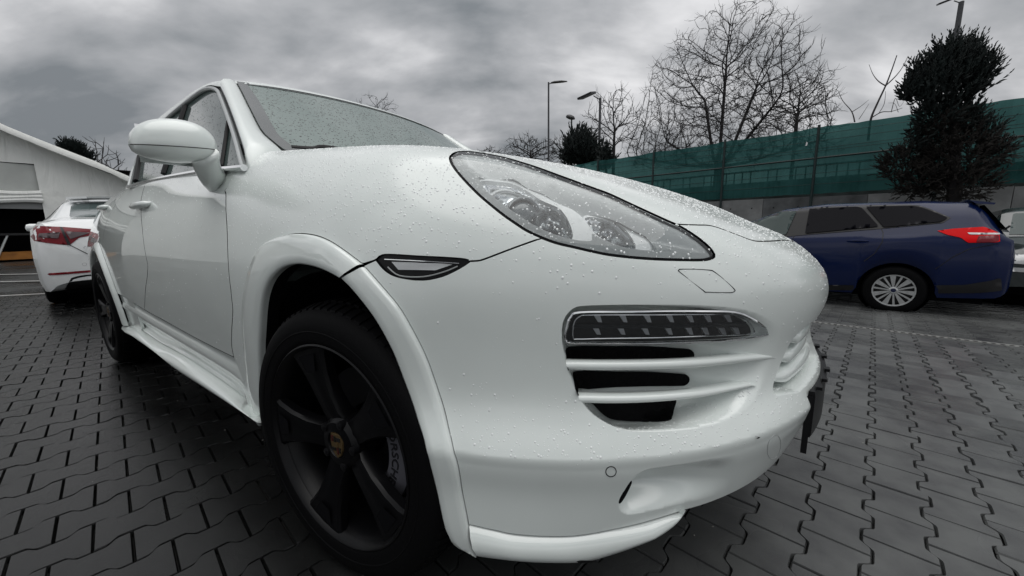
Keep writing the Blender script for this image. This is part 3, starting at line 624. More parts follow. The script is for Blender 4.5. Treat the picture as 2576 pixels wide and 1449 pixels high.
# rear arch flare
rows = []
for a in np.linspace(R_(-4), R_(184), 48):
    row = []
    for r, h in ((.485, .001), (.478, .010), (.46, .020), (.44, .022), (.428, .020), (.424, .012)):
        x, z = AX[0]+r*math.cos(a), AX[2]+r*math.sin(a); row.append((x, -float(RR(np.array([x]), np.array([max(z, .3)]))[0])-h, z))
    x, y, z = row[-1]; row += [(x, y+.02, z)]; rows.append(row)
o = MB().loft(rows).obj('wheel_arch_flare', M_PAINT2, quarter_o, smooth=True); mirr(o)
# rocker moulding and side skirt
n = 44
def lin(c, pts, off): return resample(crom(hit(tr(c, pts), off), 4), n)
L0 = resample(crom(hit(seam_low_uv, -.002), 4), n)
rid = lin('d7', [(1590,975),(1570,940),(1400,820),(1150,660),(900,520),(680,390),(470,270),(440,250)], .002)
dl = lin('d7', [(1640,1130),(1600,1080),(1420,930),(1150,760),(850,570),(690,465),(600,395),(480,330)], -.030)
st = lin('d7', [(1712,1250),(1650,1190),(1500,1060),(1290,910),(1030,740),(800,610),(640,500),(560,455),(455,432)], -.006)
sb = lin('d7', [(1722,1362),(1460,1188),(1200,1020),(940,850),(740,690),(600,590),(540,545),(490,520)], .042)
rows = [[a, a*.7+b*.3+np.array((0, .016, 0)), a*.35+b*.65+np.array((0, .010, 0)), b, b*.5+c_*.5, c_, c_*.5+d*.5+np.array((0, .004, 0)), d+np.array((0, .004, .004))] for a, b, c_, d in zip(L0, rid, dl, st)]
o = MB().loft(rows).obj('rocker_moulding', M_PAINT2, SUV, smooth=True); mirr(o)
rows = [[d+np.array((0, .01, 0)), d+np.array((0, 0, .002)), d*.8+e*.2+np.array((0, -.012, .005)), d*.5+e*.5+np.array((0, -.018, .006)), d*.2+e*.8+np.array((0, -.010, .003)), e, e+np.array((0, .02, -.012)), e+np.array((0, .16, -.01))] for d, e in zip(st, sb)]
o = MB().loft(rows, False).obj('side_skirt', M_PAINT2, SUV, smooth=True); mirr(o)
# door handles
for uv, par, sc_ in (((820, 738), door_o, 1.0), ((602, 752), rdoor_o, 1.0)):
    c0 = hit(tr('c1', [uv]))[0]; rows = []
    for t in np.linspace(-1, 1, 15):
        w = .125*t; e = math.sqrt(max(0, 1-abs(t)**3.2)); h = .016*(.35+.65*e); outw = .012+.030*e
        x = c0[0]+w; z = c0[2]+.004*t; y = -float(RR(np.array([x]), np.array([z]))[0])
        rows.append([(x, y+.004, z-h), (x, y-outw*.75, z-h*.95), (x, y-outw, z-h*.2), (x, y-outw*.9, z+h*.7), (x, y-outw*.55, z+h), (x, y+.004, z+h)])
    o = MB().loft(rows, True, True, True).obj('door_handle', M_PAINT2, par, smooth=70); mirr(o)
    rows = []
    for k in range(1, 6):
        r = .045*math.cos(k*.28-.28)
        rows.append([(c0[0]-.02+1.25*r*math.cos(a), -float(RR(np.array([c0[0]]), np.array([c0[2]]))[0])-.0015, c0[2]-.012+.8*r*math.sin(a)) for a in np.linspace(0, 2*math.pi, 20, False)])
# ------------------------------------------------------------------ glasshouse
def onside(uv, dy=0.0):
    out = []
    for u, v in uv:
        d = px(u, v); nn = np.array([0, 1, -.41]); k = -.845-.41*1.15+dy; out.append(CAM_POS+d*(k-nn@CAM_POS)/(nn@d))
    return np.array(out)
def xw(y, z): return -.48-1.546*(z-1.21)-.25*y*y
def onwind(uv):
    out = []; t = np.linspace(.9, 6, 6000)
    for u, v in uv:
        P = CAM_POS+t[:, None]*px(u, v); f = P[:, 0]-xw(P[:, 1], P[:, 2]); out.append(P[np.argmax(f < 0)])
    return np.array(out)
def flat_panel(name, P, mat, parent, push=(0, 0, 0), th=.004, hole=None, proj2=(0, 2), bulge=None, sp=.03, mirror=True):
    """thin pane spanning a 3-D outline"""
    P = np.array(P); Q = P[:, list(proj2)]; polys = [Q]+([np.array(hole)[:, list(proj2)]] if hole is not None else [])
    P3 = np.vstack([P]+([np.array(hole)] if hole is not None else [])); Q2 = np.vstack(polys); segs = []; b0 = 0
    for p in polys: segs += [(b0+i, b0+(i+1) % len(p)) for i in range(len(p))]; b0 += len(p)
    lo, hi = Q.min(0), Q.max(0); G = np.array([(x, y) for x in np.arange(lo[0], hi[0], sp) for y in np.arange(lo[1], hi[1], sp)])
    k = inpoly(G, Q)
    if hole is not None: k &= ~inpoly(G, polys[1])
    G = G[k]; G = G[np.min([polydist(G, p) for p in polys], axis=0) > sp*.4] if len(G) else G
    o3 = [i for i in range(3) if i not in proj2][0]
    A = np.c_[Q2, np.ones(len(Q2)), Q2[:, 0]**2, Q2[:, 0]*Q2[:, 1], Q2[:, 1]**2] if bulge is None else None
    if bulge is None: co = np.linalg.lstsq(A, P3[:, o3], rcond=None)[0]; fn = lambda q: np.c_[q, np.ones(len(q)), q[:, 0]**2, q[:, 0]*q[:, 1], q[:, 1]**2]@co
    else: fn = bulge
    v, e, f, *_ = delaunay_2d_cdt([Vector(p) for p in list(map(tuple, Q2))+list(map(tuple, G))], segs, [], 0, 1e-7)
    q = np.array([tuple(a) for a in v]); T = np.array([t for t in f if len(t) == 3]); c = q[T].mean(1); k = inpoly(c, polys[0])
    if hole is not None: k &= ~inpoly(c, polys[1])
    T = T[k]; W = np.zeros((len(q), 3)); W[:, list(proj2)] = q; W[:, o3] = fn(q); W += np.array(push)
    o = mk(name, W, T, mat, parent, True)
    bm = bmesh.new(); bm.from_mesh(o.data); bmesh.ops.recalc_face_normals(bm, faces=bm.faces); bm.to_mesh(o.data); bm.free()
    if mirror: mirr(o)
    return o
W_uv = tr('c1', [(1388,518),(1376,475),(1350,375),(1310,250),(1262,122),(1240,82),(1200,68),(1150,84),(1075,139),(1000,199),(905,281),(850,348),(800,435),(762,530),(737,626),(870,590),(1080,551),(1250,529)])
WIN = onside(W_uv); wl = crom(WIN[:15], 4)+crom(WIN[14:], 3)[1:]
sidewin_o = flat_panel('side_window', wl, M_SIDE, door_o, push=(0, .006, 0))
o = MB().tube(crom(list(onside(W_uv[:15], -.004)), 4), .009, 8).obj('window_trim', M_SATIN, door_o); mirr(o)
o = MB().tube(crom(list(onside(tr('c1', [(1392,522),(1250,534),(1080,556),(870,595),(735,632)]), -.010)), 5), .011, 8).obj('belt_moulding', M_CHROME, door_o); mirr(o)
for a, b, r in (((1303, 262), (1266, 512), .008), ((1062, 172), (938, 560), .015), ((800, 460), (778, 600), .016)):
    A, B = onside(tr('c1', [a, b]), .002); o = MB().tube(resample([A, B], 5), r, 8).obj('window_divider', M_BLACK, door_o); mirr(o)
# screen
wl_uv = tr('c2', [(50,115),(90,190),(150,310),(215,430),(290,500),(345,543)])
WLft = crom(onwind(wl_uv), 4)
topz = Spl1([-.63, -.3, 0, .3, .63], [1.574, 1.592, 1.596, 1.592, 1.574])
wtop = [np.array((float(xw(y, topz(np.array([y]))[0])), y, float(topz(np.array([y]))[0]))) for y in np.linspace(-.615, 0, 12)]
wbot = [np.array((float(xw(y, z)), y, z)) for y, z in ((-.68, 1.185), (-.55, 1.175), (-.35, 1.17), (-.001, 1.165))]
scr = WLft+wbot; scr = [p for p in wtop[::-1]]+scr[:]
scr_full = scr+[p*np.array((1, -1, 1)) for p in scr[::-1][1:-1]]
WB = lambda q: xw(q[:, 0], q[:, 1])
wind_o = flat_panel('windscreen', scr_full, M_WIND, SUV, proj2=(1, 2), bulge=WB, sp=.05, mirror=False)
sq = np.array(scr_full)[:, 1:]; sqi = inset(sq, .042); sqi[:, 1] += .030*ss((sqi[:, 1]-1.45)/.08)
M_FRIT = pbr('windscreen_border', (.06, .068, .068), rough=.2, coat=.8)
flat_panel('windscreen_border', scr_full, M_FRIT, SUV, proj2=(1, 2), bulge=WB, sp=.05, hole=[(0, y, z) for y, z in sqi], push=(.002, 0, .0015), mirror=False)
# pillars and roof
pA_uv = tr('c1', [(1400,470),(1396,432),(1378,372),(1332,238),(1285,118),(1258,64)])
_pa = crom(onside(pA_uv, -.012), 4); PA = resample([_pa[0]+np.array((.03, .01, -.10))]+_pa, 22); PBp = resample([WLft[-1]+np.array((.06, -.01, -.10))]+WLft[::-1], 22); rows = []
for i, (a, b) in enumerate(zip(PA, PBp)):
    nrm = np.array((.45, -.75, .45)); rows.append([a+np.array((-.012, .012, 0)), a, a*.9+b*.1+nrm*.012, a*.7+b*.3+nrm*.026, a*.45+b*.55+nrm*.030, a*.2+b*.8+nrm*.020, a*.06+b*.94+nrm*.008, b+np.array((-.004, 0, -.004))])
o = MB().loft(rows).obj('windscreen_pillar', M_PAINT, SUV, smooth=True); mirr(o)
o = MB().tube([a+np.array((.004, .006, 0)) for a in resample(crom(onside(tr('c1', [(1394,445),(1376,385),(1328,252),(1280,130),(1252,72),(1200,56),(1140,82),(1062,136),(902,280),(846,346),(798,432)]), -.004), 4), 40)], .007, 6).obj('door_seal', M_GASK, SUV); mirr(o)
RS = np.array(crom(list(onside(tr('c1', [(1258,62),(1192,52),(1130,84),(1060,133),(900,278),(845,343),(797,428)]), -.012))+[np.array((-2.65, -.60, 1.50)), np.array((-3.2, -.55, 1.37)), np.array((-3.62, -.53, 1.24))], 5))
zc = Spl1([-4.0, -3.7, -3.3, -2.8, -2.2, -1.7, -1.3, -1.05], [1.15, 1.30, 1.47, 1.575, 1.635, 1.645, 1.622, 1.594]); rows = []
for k, s_ in enumerate(RS):
    row = []
    for t in np.linspace(0, 1, 15):
        a = t*math.pi/2; y = s_[1]*math.cos(a)**.9 if t < 1 else 0.0; x = s_[0]+.30*(1-ss(np.array([(k)/14.]))[0])*(s_[1]**2-y*y) ; z = s_[2]+(max(float(zc(np.array([x]))[0]), s_[2]+.02)-s_[2])*math.sin(a)**.62
        row.append((x, y, z))
    rows.append(row)
_w = np.array(wtop); r0 = []; r1 = []
for (x, y, z) in rows[1]:
    zz = float(topz(np.array([y]))[0]); r0.append((float(xw(y, zz))+.010, y, zz-.001)); r1.append((float(xw(y, zz))-.012, y, zz+.013))
_y0 = abs(rows[0][0][1])
def _cn(r_, ref): return [tuple(np.array(p)*(1-w)+np.array(ref)*w) if (w := min(1, (abs(p[1])/_y0))**10) > 1e-4 else p for p in r_]
r0 = _cn(r0, RS[0]+np.array((.006, 0, -.004))); r1 = _cn(r1, RS[0])
new = [r0, r1]
for i_, rw in enumerate(rows[2:], 1):
    i = min(i_, 7); out_ = []
    for j, a in enumerate(rw):
        q = max(0, 1-i/7.)*(1-(abs(a[1])/abs(rw[0][1]))**3); out_.append((a[0]*(1-q)+(r1[j][0]-.06*i)*q, a[1], a[2]*(1-q)+(r1[j][2]+.020*i**.6)*q))
    new.append(out_)
rows = new
MB().loft(rows).loft([[(x, -y, z) for x, y, z in r][::-1] for r in rows]).obj('roof', M_PAINT, SUV, smooth=True)
_bl = crom([WIN[12], WIN[13], WIN[14], np.array((-2.7, -.785, 1.20)), np.array((-3.2, -.735, 1.205)), np.array((-3.62, -.66, 1.20))], 5)
_ra = resample(RS[28:], 24); _rb = resample(_bl, 24)
o = MB().loft([[a, a*.66+b*.34, a*.33+b*.67, b] for a, b in zip(_ra, _rb)]).obj('rear_pillar', M_PAINT2, SUV, smooth=True); mirr(o)
# wiper
MB().tube(crom(list(onwind(tr('c2', [(400,532),(530,540),(660,536)])))+[np.array((-.47, -.2, 1.20)), np.array((-.44, .2, 1.20))], 5), .009, 6).obj('wiper_arm', M_BLACK, SUV)
# cabin: dashboard, seats, dark tub
M_CAB = pbr('cabin_cloth', (.03, .032, .033), rough=.8)
MB().box((-3.5, -.80, .45), (-.62, .80, .50)).obj('cabin_floor', M_CAB, SUV)
MB().loft([[(-.62, y, 1.13), (-.85, y, 1.12), (-.98, y, 1.02), (-1.0, y, .75)] for y in np.linspace(-.74, .74, 9)]).obj('dashboard', M_CAB, SUV)
for y in (-.38, .38):
    for x in (-1.62, -2.5):
        rows = [[(x-.0-.18*(z-.6)+.08*math.cos(a)*k, y+.24*k*(1 if z < 1.2 else .6)*math.sin(a), z) for a in np.linspace(0, 2*math.pi, 14, False)] for z, k in ((.55, 1), (.8, 1), (1.05, .95), (1.18, .8), (1.22, .55), (1.26, .55), (1.38, .6), (1.42, .3))]
        MB().loft(rows, True, True, True).box((x, y-.24, .50), (x+.5, y+.24, .66)).obj('seat', M_CAB, SUV)
MB().lathe([(.175, -.015), (.19, 0), (.175, .015), (.16, 0), (.175, -.015)], 'x', 24, (-1.12, .38, 1.0)).obj('steering_wheel', M_CAB, SUV)
# dark inner structure under the skin
MB().box((-3.6, -.78, .24), (.40, .78, .44)).obj('floor_pan', M_DARK, SUV)
MB().box((-.50, -.50, .30), (.66, .50, .92)).obj('engine_bay', M_DARK, SUV)
for x0 in (0, AX[0]):
    rows = []
    for a in np.linspace(R_(-12), R_(192), 44):
        def lp(y, r):
            x, z = x0+r*math.cos(a), .38+r*math.sin(a); lim = .95
            for yy in np.linspace(.95, .5, 60):
                if float(F(np.array((x, -yy, max(z, .2))))) < -.035: lim = yy; break
            return (x, -min(y, lim), z)
        rows.append([lp(.93, .435), lp(.80, .45), lp(.55, .45), (x0+.38*math.cos(a), -.50, .38+.38*math.sin(a)), (x0+.02*math.cos(a), -.50, .38+.02*math.sin(a))])
    o = MB().loft(rows).obj('wheel_liner', M_DARK, SUV); mirr(o)
# ------------------------------------------------------------------ door mirror
MR = empty('door_mirror'); MR.parent = SUV; MR.location = -Vector(SUV.location)
mc = at(440, 362, 'y', -1.01); rows = []
for t in np.linspace(-1, 1, 25):       # outer end to inner end
    k = max(0, 1-abs(t)**2.6)**.5; yy = .105*t; zoff = .012*(1-t)*0-.012*(1-k)+.006*t; hz = .070*k*(1-.10*max(0, -t)); hx = .075*k*(1+.1*t)
    rows.append([mc+np.array((-.05*t*0+hx*(math.copysign(abs(math.cos(a))**.8, math.cos(a))), yy, zoff+hz*math.copysign(abs(math.sin(a))**(.85 if math.sin(a) > 0 else .8), math.sin(a))*(1 if math.sin(a) > 0 else .78))) for a in np.linspace(0, 2*math.pi, 40, False)])
o = MB().loft(rows, True, True, True).obj('mirror_housing', M_PAINT, MR, smooth=True); mirr(o)
rows2 = []
for t in np.linspace(-.985, .985, 40):
    k = max(0, 1-abs(t)**2.6)**.5
    rows2.append(mc+np.array((.076*k*(1+.1*t)*1.0, .105*t, -.012*(1-k)+.006*t-.018*k)))
o = MB().tube(rows2, .0012, 5).obj('housing_joint', M_GASK, MR); mirr(o)
Ft = hit(tr('c1', [(1190,648),(1215,645),(1245,618),(1275,560),(1262,520)])); A1, A2 = mc+np.array((.045, .018, -.040)), mc+np.array((.035, .100, -.022))
fc = Ft.mean(0); rows = []
for t in np.linspace(0, 1, 14):
    cc = (A1+A2)/2*(1-t)+fc*t+np.array((.0, -.006, -.010))*math.sin(math.pi*t); wy = .050*(1-t)+.016*t; wx = .040*(1-t)+.075*t; wz = .026*(1-t)+.045*t
    rows.append([cc+np.array((wx*math.cos(a)*.8, wy*math.cos(a)*.55+.012*math.sin(a), wz*math.sin(a))) for a in np.linspace(0, 2*math.pi, 22, False)])
o = MB().loft(rows, True, True, True).obj('mirror_stalk', M_PAINT2, MR, smooth=True); mirr(o)
o = MB().add([mc+np.array((-.064, .09*s*c_, .055*q)) for s, q, c_ in ((1, 1, .8), (1, -1, .8), (-1, -1, .8), (-1, 1, .8))], [(0, 1, 2, 3)]).obj('mirror_glass', M_CHROME, MR, smooth=False); mirr(o)
# ------------------------------------------------------------------ wheels
def text_mesh(txt, size, ext=.001):
    cu = bpy.data.curves.new('t', 'FONT'); cu.body = txt; cu.size = size; cu.extrude = ext; cu.align_x = 'CENTER'; cu.align_y = 'CENTER'
    ob = bpy.data.objects.new('t', cu); COL.objects.link(ob); bpy.context.view_layer.update(); dg = bpy.context.evaluated_depsgraph_get()
    me = bpy.data.meshes.new_from_object(ob.evaluated_get(dg)); V = [tuple(v.co) for v in me.vertices]; Fc = [tuple(p.vertices) for p in me.polygons]
    bpy.data.objects.remove(ob); bpy.data.curves.remove(cu); return V, Fc
def wheel(x0, side):
    """side -1: right hand side of the car"""
    W = empty('wheel'); W.parent = SUV; W.location = Vector((x0, side*.815, .37))-Vector(SUV.location); W.rotation_euler = (0, 0, R_(5) if x0 > -.5 else 0)
    s = side; wd = .139; Rt = .366
    prof = [(.268, wd-.012), (.274, wd-.002), (.285, wd), (.31, wd+.004), (.335, wd+.001), (.349, wd-.010), (.358, wd-.028), (.364, wd-.05), (Rt, 0), (.364, -wd+.05), (.352, -wd+.01), (.31, -wd), (.268, -wd+.012)]
    MB().lathe([(r, s*h) for r, h in prof], 'y', 96).obj('tyre', M_RUB, W, smooth=50)
    # tread blocks on the outer shoulder
    mb = MB(); nb = 76
    for i in range(nb):
        a0 = 2*math.pi*i/nb
        for (r0, h0, r1, h1, da) in ((.3595, wd-.020, .370, wd-.056, .010), (.370, wd-.064, .3725, wd-.10, .012)):
            w = .62*math.pi/nb; V = []
            for r, h, aa in ((r0-.006, h0, a0), (r1-.008, h1, a0+da), (r0, h0-.002, a0), (r1, h1, a0+da)):
                for e in (-1, 1): V.append((r*math.cos(aa+e*w), s*h, r*math.sin(aa+e*w)))
            mb.add(V, [(4, 5, 7, 6), (0, 4, 6, 2), (1, 3, 7, 5), (0, 1, 5, 4), (2, 6, 7, 3)])
    mb.obj('tread_block', M_RUB, W, smooth=False)['kind'] = 'stuff'
    # raised sidewall ring
    MB().lathe([(.300, s*(wd+.0015)), (.304, s*(wd+.0045)), (.308, s*(wd+.0025))], 'y', 96).obj('sidewall_ring', M_RUB, W)
    # rim barrel and lip
    MB().lathe([(.262, -s*.12), (.245, -s*.10), (.240, s*.02), (.250, s*.10), (.262, s*.120), (.270, s*.131), (.272, s*.137), (.268, s*.1395), (.262, s*.134), (.255, s*.118)], 'y', 96).obj('rim', M_RIM, W, smooth=40)
    for i in range(5):
        a = R_(180+72*i)*1.0; ca, sa = math.cos(a), math.sin(a); rows = []
        for r, hw, h, dz in ((.045, .040, .100, .045), (.08, .034, .112, .040), (.13, .036, .120, .034), (.19, .047, .126, .030), (.235, .064, .130, .026), (.258, .078, .130, .020)):
            row = []
            for t, q in ((-1, -1), (-1, -.25), (-.86, 0), (-.3, .0), (0, .06), (.3, .0), (.86, 0), (1, -.25), (1, -1)):
                w = hw*t; row.append((r*ca-w*sa, s*(h+q*dz), r*sa+w*ca))
            rows.append(row)
        sp_ = MB().loft(rows, True, True, True).obj('spoke', M_RIM, W, smooth=30)
        # slot at the end of the spoke
        V = [((r)*ca-w*sa, s*(.1315+.001), r*sa+w*ca) for r, w in ((.20, -.020), (.20, .020), (.245, .036), (.245, -.036))]
        MB().add(V, [(0, 1, 2, 3)]).obj('spoke_pocket', M_DARK, W, smooth=False)
    MB().lathe([(.075, s*.06), (.070, s*.105), (.058, s*.118), (.036, s*.122), (.034, s*.117), (.0005, s*.117)], 'y', 40).obj('hub', M_RIM, W)
    for i in range(5):
        a = R_(216+72*i); MB().lathe([(.011, s*.095), (.011, s*.122), (.006, s*.124), (.0003, s*.124)], 'y', 12, (.060*math.cos(a), 0, .060*math.sin(a))).obj('wheel_bolt', M_BLACK, W)
    # crest on the cap: shield with quarters
    sh = [(-.020, .030), (.020, .030), (.023, .010), (.021, -.010), (.012, -.027), (0, -.036), (-.012, -.027), (-.021, -.010), (-.023, .010)]
    MB().add([(x, s*.1215, z) for x, z in sh]+[(x*1.06, s*.117, z*1.06) for x, z in sh], [tuple(range(9)) if s > 0 else tuple(range(9))[::-1]]+[(i, (i+1) % 9, 9+(i+1) % 9, 9+i) for i in range(9)]).obj('crest', M_GOLD, W, smooth=False)
    for (xa, xb, za, zb, mm) in ((-.018, -.011, .008, .024, M_CRED), (-.006, -.001, .008, .024, M_CBLK), (.002, .007, -.024, -.004, M_CRED), (.011, .016, -.018, -.004, M_CBLK), (.003, .017, .012, .022, M_CBLK), (-.016, -.003, -.016, -.008, M_CBLK), (-.007, .007, -.006, .008, M_GOLD)):
        MB().box((xa, min(s*.1215, s*.1235), za), (xb, max(s*.1215, s*.1235), zb)).obj('crest_field', mm, W, smooth=False)
    MB().lathe([(.07, s*.02), (.175, s*.022), (.178, s*.0), (.07, -s*.01)], 'y', 64).obj('brake_disc', M_DISC, W)
    # caliper wraps the disc towards the front
    rows = []
    for a in np.linspace(R_(-42), R_(42), 15):
        rows.append([(r*math.cos(a), s*h, r*math.sin(a)) for r, h in ((.13, .03), (.132, .062), (.145, .078), (.185, .078), (.205, .070), (.215, .03))])
    MB().loft(rows, True, True, True).obj('brake_caliper', M_CAL, W, smooth=40)
    V, Fc = text_mesh('PORSCHE', .040); out = []
    for x, y, z in V:                       # lettering follows the curve of the caliper
        a = -x/.166; r = .166+y*.8
        out.append((r*math.cos(a), s*(.079+z), r*math.sin(a)) if s < 0 else (r*math.cos(-a), s*(.079+z), r*math.sin(-a)))
    mk('caliper_lettering', out, Fc, M_LET, W, False)
    return W
for x0 in (0.0, AX[0]):
    for sd in (-1, 1): wheel(x0, sd)
# ================================================================== ground and paving
GA = R_(-8.0); GX = np.array((math.cos(GA), math.sin(GA))); GY = np.array((-math.sin(GA), math.cos(GA)))
PL, PW = .166, .137                            # paver period along its course, width of a course
def concrete(name, c0, c1, rough=.55, sc=9, wet=.35, shade_lr=(1, 1)):
    m = bpy.data.materials.new(name); m.use_nodes = True; nt = m.node_tree; b = nt.nodes['Principled BSDF']; N = nt.nodes.new; L = nt.links.new
    b.inputs['Specular IOR Level'].default_value = .38
    ge = N('ShaderNodeNewGeometry'); n1 = N('ShaderNodeTexNoise'); n1.inputs['Scale'].default_value = sc; n1.inputs['Detail'].default_value = 8; L(ge.outputs['Position'], n1.inputs[0])
    n2 = N('ShaderNodeTexNoise'); n2.inputs['Scale'].default_value = .9; n2.inputs['Detail'].default_value = 4; L(ge.outputs['Position'], n2.inputs[0])
    n2s = N('ShaderNodeMath'); n2s.operation = 'MULTIPLY_ADD'; L(n2.outputs[0], n2s.inputs[0]); n2s.inputs[1].default_value = .45; n2s.inputs[2].default_value = .27
    n3 = N('ShaderNodeTexNoise'); n3.inputs['Scale'].default_value = 420; n3.inputs['Detail'].default_value = 2; L(ge.outputs['Position'], n3.inputs[0])
    a = N('ShaderNodeMath'); a.operation = 'MULTIPLY_ADD'; L(n1.outputs[0], a.inputs[0]); a.inputs[1].default_value = .6; L(n2s.outputs[0], a.inputs[2])
    a2 = N('ShaderNodeMath'); a2.operation = 'MULTIPLY_ADD'; L(ge.outputs['Random Per Island'], a2.inputs[0]); a2.inputs[1].default_value = .42; L(a.outputs[0], a2.inputs[2])
    r = N('ShaderNodeValToRGB'); r.color_ramp.elements[0].position = .60; r.color_ramp.elements[0].color = (*c0, 1); r.color_ramp.elements[1].position = 1.1; r.color_ramp.elements[1].color = (*c1, 1); L(a2.outputs[0], r.inputs[0])
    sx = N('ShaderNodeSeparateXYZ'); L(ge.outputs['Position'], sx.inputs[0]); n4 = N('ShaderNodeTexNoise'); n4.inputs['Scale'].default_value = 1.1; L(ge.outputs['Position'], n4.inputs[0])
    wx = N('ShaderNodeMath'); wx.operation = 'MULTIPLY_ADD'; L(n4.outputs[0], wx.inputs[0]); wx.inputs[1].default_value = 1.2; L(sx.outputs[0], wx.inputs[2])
    bt = N('ShaderNodeMapRange'); bt.inputs[1].default_value = .3; bt.inputs[2].default_value = 1.9; bt.inputs[3].default_value = shade_lr[0]; bt.inputs[4].default_value = shade_lr[1]; bt.interpolation_type = 'SMOOTHSTEP'; L(wx.outputs[0], bt.inputs[0])  # shade painted into the paver colour: darker left, lighter right
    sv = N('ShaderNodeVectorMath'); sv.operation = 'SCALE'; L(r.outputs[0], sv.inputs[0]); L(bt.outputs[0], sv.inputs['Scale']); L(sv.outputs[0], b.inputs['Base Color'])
    rr = N('ShaderNodeMapRange'); rr.inputs[1].default_value = .35; rr.inputs[2].default_value = .7; rr.inputs[3].default_value = rough-wet*.5; rr.inputs[4].default_value = rough+wet*.5; L(n2.outputs[0], rr.inputs[0]); L(rr.outputs[0], b.inputs['Roughness'])
    bp = N('ShaderNodeBump'); bp.inputs['Strength'].default_value = .35; bp.inputs['Distance'].default_value = .004; ad = N('ShaderNodeMath'); ad.operation = 'MULTIPLY_ADD'; L(n3.outputs[0], ad.inputs[0]); ad.inputs[1].default_value = .5; L(n1.outputs[0], ad.inputs[2]); L(ad.outputs[0], bp.inputs['Height']); L(bp.outputs[0], b.inputs['Normal'])
    return m
M_PAVE = concrete('wet_paver_concrete', (.015, .015, .0165), (.044, .0455, .045), rough=.25, wet=.24, shade_lr=(.24, 2.3))
M_JOINT = concrete('joint_sand', (.007, .007, .0072), (.015, .0145, .014), rough=.8)
M_FAR = concrete('far_paving', (.014, .014, .0155), (.040, .041, .041), rough=.3, wet=.24, shade_lr=(.6, 1.6))
ys = [-400, -60, -20, -4.0, 1.0, 6.2, 8.8, 20, 60, 400]; xs = [-400, -60, -20, -9.4, -6, 0, 7.4, 20, 60, 400]
V = [(x, y, float(ground_z(x, y))-.022) for y in ys for x in xs]; nx = len(xs)
_gf = [(j*nx+i, j*nx+i+1, (j+1)*nx+i+1, (j+1)*nx+i) for j in range(len(ys)-1) for i in range(nx-1)]
_go = tag(mk('ground', V, _gf, [M_JOINT, M_FAR], smooth=False), kind='structure')
_go.data.polygons.foreach_set('material_index', [0 if (-4.1 < ys[j] < 8 and -9.5 < xs[i] < 7) else 1 for j in range(len(ys)-1) for i in range(nx-1)])
GROUND = bpy.data.objects['ground']
# one bone-shaped paver
g = .0017; am = .0130
def wav(t):      # toothed side, t in periods from a joint
    t = t % 1.0; t = min(t, 1-t); return am*(1-2*float(ss(np.array([(t-.16)/.18]))[0]))
top = []; nn = [0, .15, .20, .26, .31, .36, .5, .64, .69, .74, .80, .85, 1]
for t in nn: top.append((PW/2+wav(t)-g, (t-.5)*PL*(1-2*g/PL)))
for t in nn[::-1]: top.append((-(PW/2+wav(t)-g), (t-.5)*PL*(1-2*g/PL)))
def paver_mesh():
    n = len(top); V = [(x*.955, y*.965, .002) for x, y in top]+[(x, y, -.004) for x, y in top]+[(x, y, -.03) for x, y in top]
    Fc = [tuple(range(n))]+[(n+i, n+(i+1) % n, (i+1) % n, i) for i in range(n)]+[(2*n+i, 2*n+(i+1) % n, n+(i+1) % n, n+i) for i in range(n)]
    return V, Fc
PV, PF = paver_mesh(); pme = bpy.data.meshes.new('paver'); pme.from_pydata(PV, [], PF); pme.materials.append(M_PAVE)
pme.polygons.foreach_set('use_smooth', [True]*len(pme.polygons)); pme.set_sharp_from_angle(angle=R_(50))
rnd = random.Random(4); cand = []
for i in range(-85, 75):
    for j in range(-45, 80):
        c = GX*(i*PW)+GY*(j*PL+(PL/2 if i % 2 else 0)); x, y = c
        if not (-9.3 < x < 7.3 and -3.9 < y < 8.7): continue
        q = np.array((x, y, 0.))-CAM_POS; w = q@CF_; z = float(ground_z(x, y)); u, v = proj((x, y, z)) if w > .12 else (-999, 9999)
        cand.append((np.linalg.norm(q), x, y, z, u, v))
cand.sort()
def hidden(x, y, u, v):
    if -3.7 < x < .62 and -.62 < y < .95: return True
    return (700 < u < 2000 and v < 1380 and not (u > 1740 and v > 1283-(u-1740)*.7)) or (u < 0 or u > 2576 or v > 1470)
near = []; rest = []
for c in cand:
    d, x, y, z, u, v = c
    if len(near) < 296 and not hidden(x, y, u, v): near.append(c)
    else: rest.append(c)
def tilt_y(y): return math.atan(-.058) if y > 1.02 else 0.0
for d, x, y, z, u, v in near:
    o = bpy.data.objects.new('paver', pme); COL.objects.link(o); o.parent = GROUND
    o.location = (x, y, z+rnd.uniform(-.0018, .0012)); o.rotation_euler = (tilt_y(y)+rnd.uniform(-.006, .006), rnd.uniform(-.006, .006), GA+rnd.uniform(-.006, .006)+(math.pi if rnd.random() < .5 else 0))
PVa = np.array(PV); av = []; af = []
for d, x, y, z, u, v in rest:
    if d > 7.5 and False: continue
    ca, sa = math.cos(GA+rnd.uniform(-.006, .006)), math.sin(GA); tx, ty = rnd.uniform(-.006, .006), math.tan(tilt_y(y))+rnd.uniform(-.006, .006); dz = rnd.uniform(-.0018, .0012)
    b0 = len(av)
    for a, b, c_ in PVa[:2*len(top)]: av.append((x+a*ca-b*sa, y+a*sa+b*ca, z+c_+dz+tx*a+ty*b))
    m = len(top); af.append(tuple(b0+k for k in range(m))); af += [(b0+m+k, b0+m+(k+1) % m, b0+(k+1) % m, b0+k) for k in range(m)]
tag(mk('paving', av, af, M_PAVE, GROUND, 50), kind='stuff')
print('pavers', len(near), len(rest))
rg = random.Random(11); mb = MB()
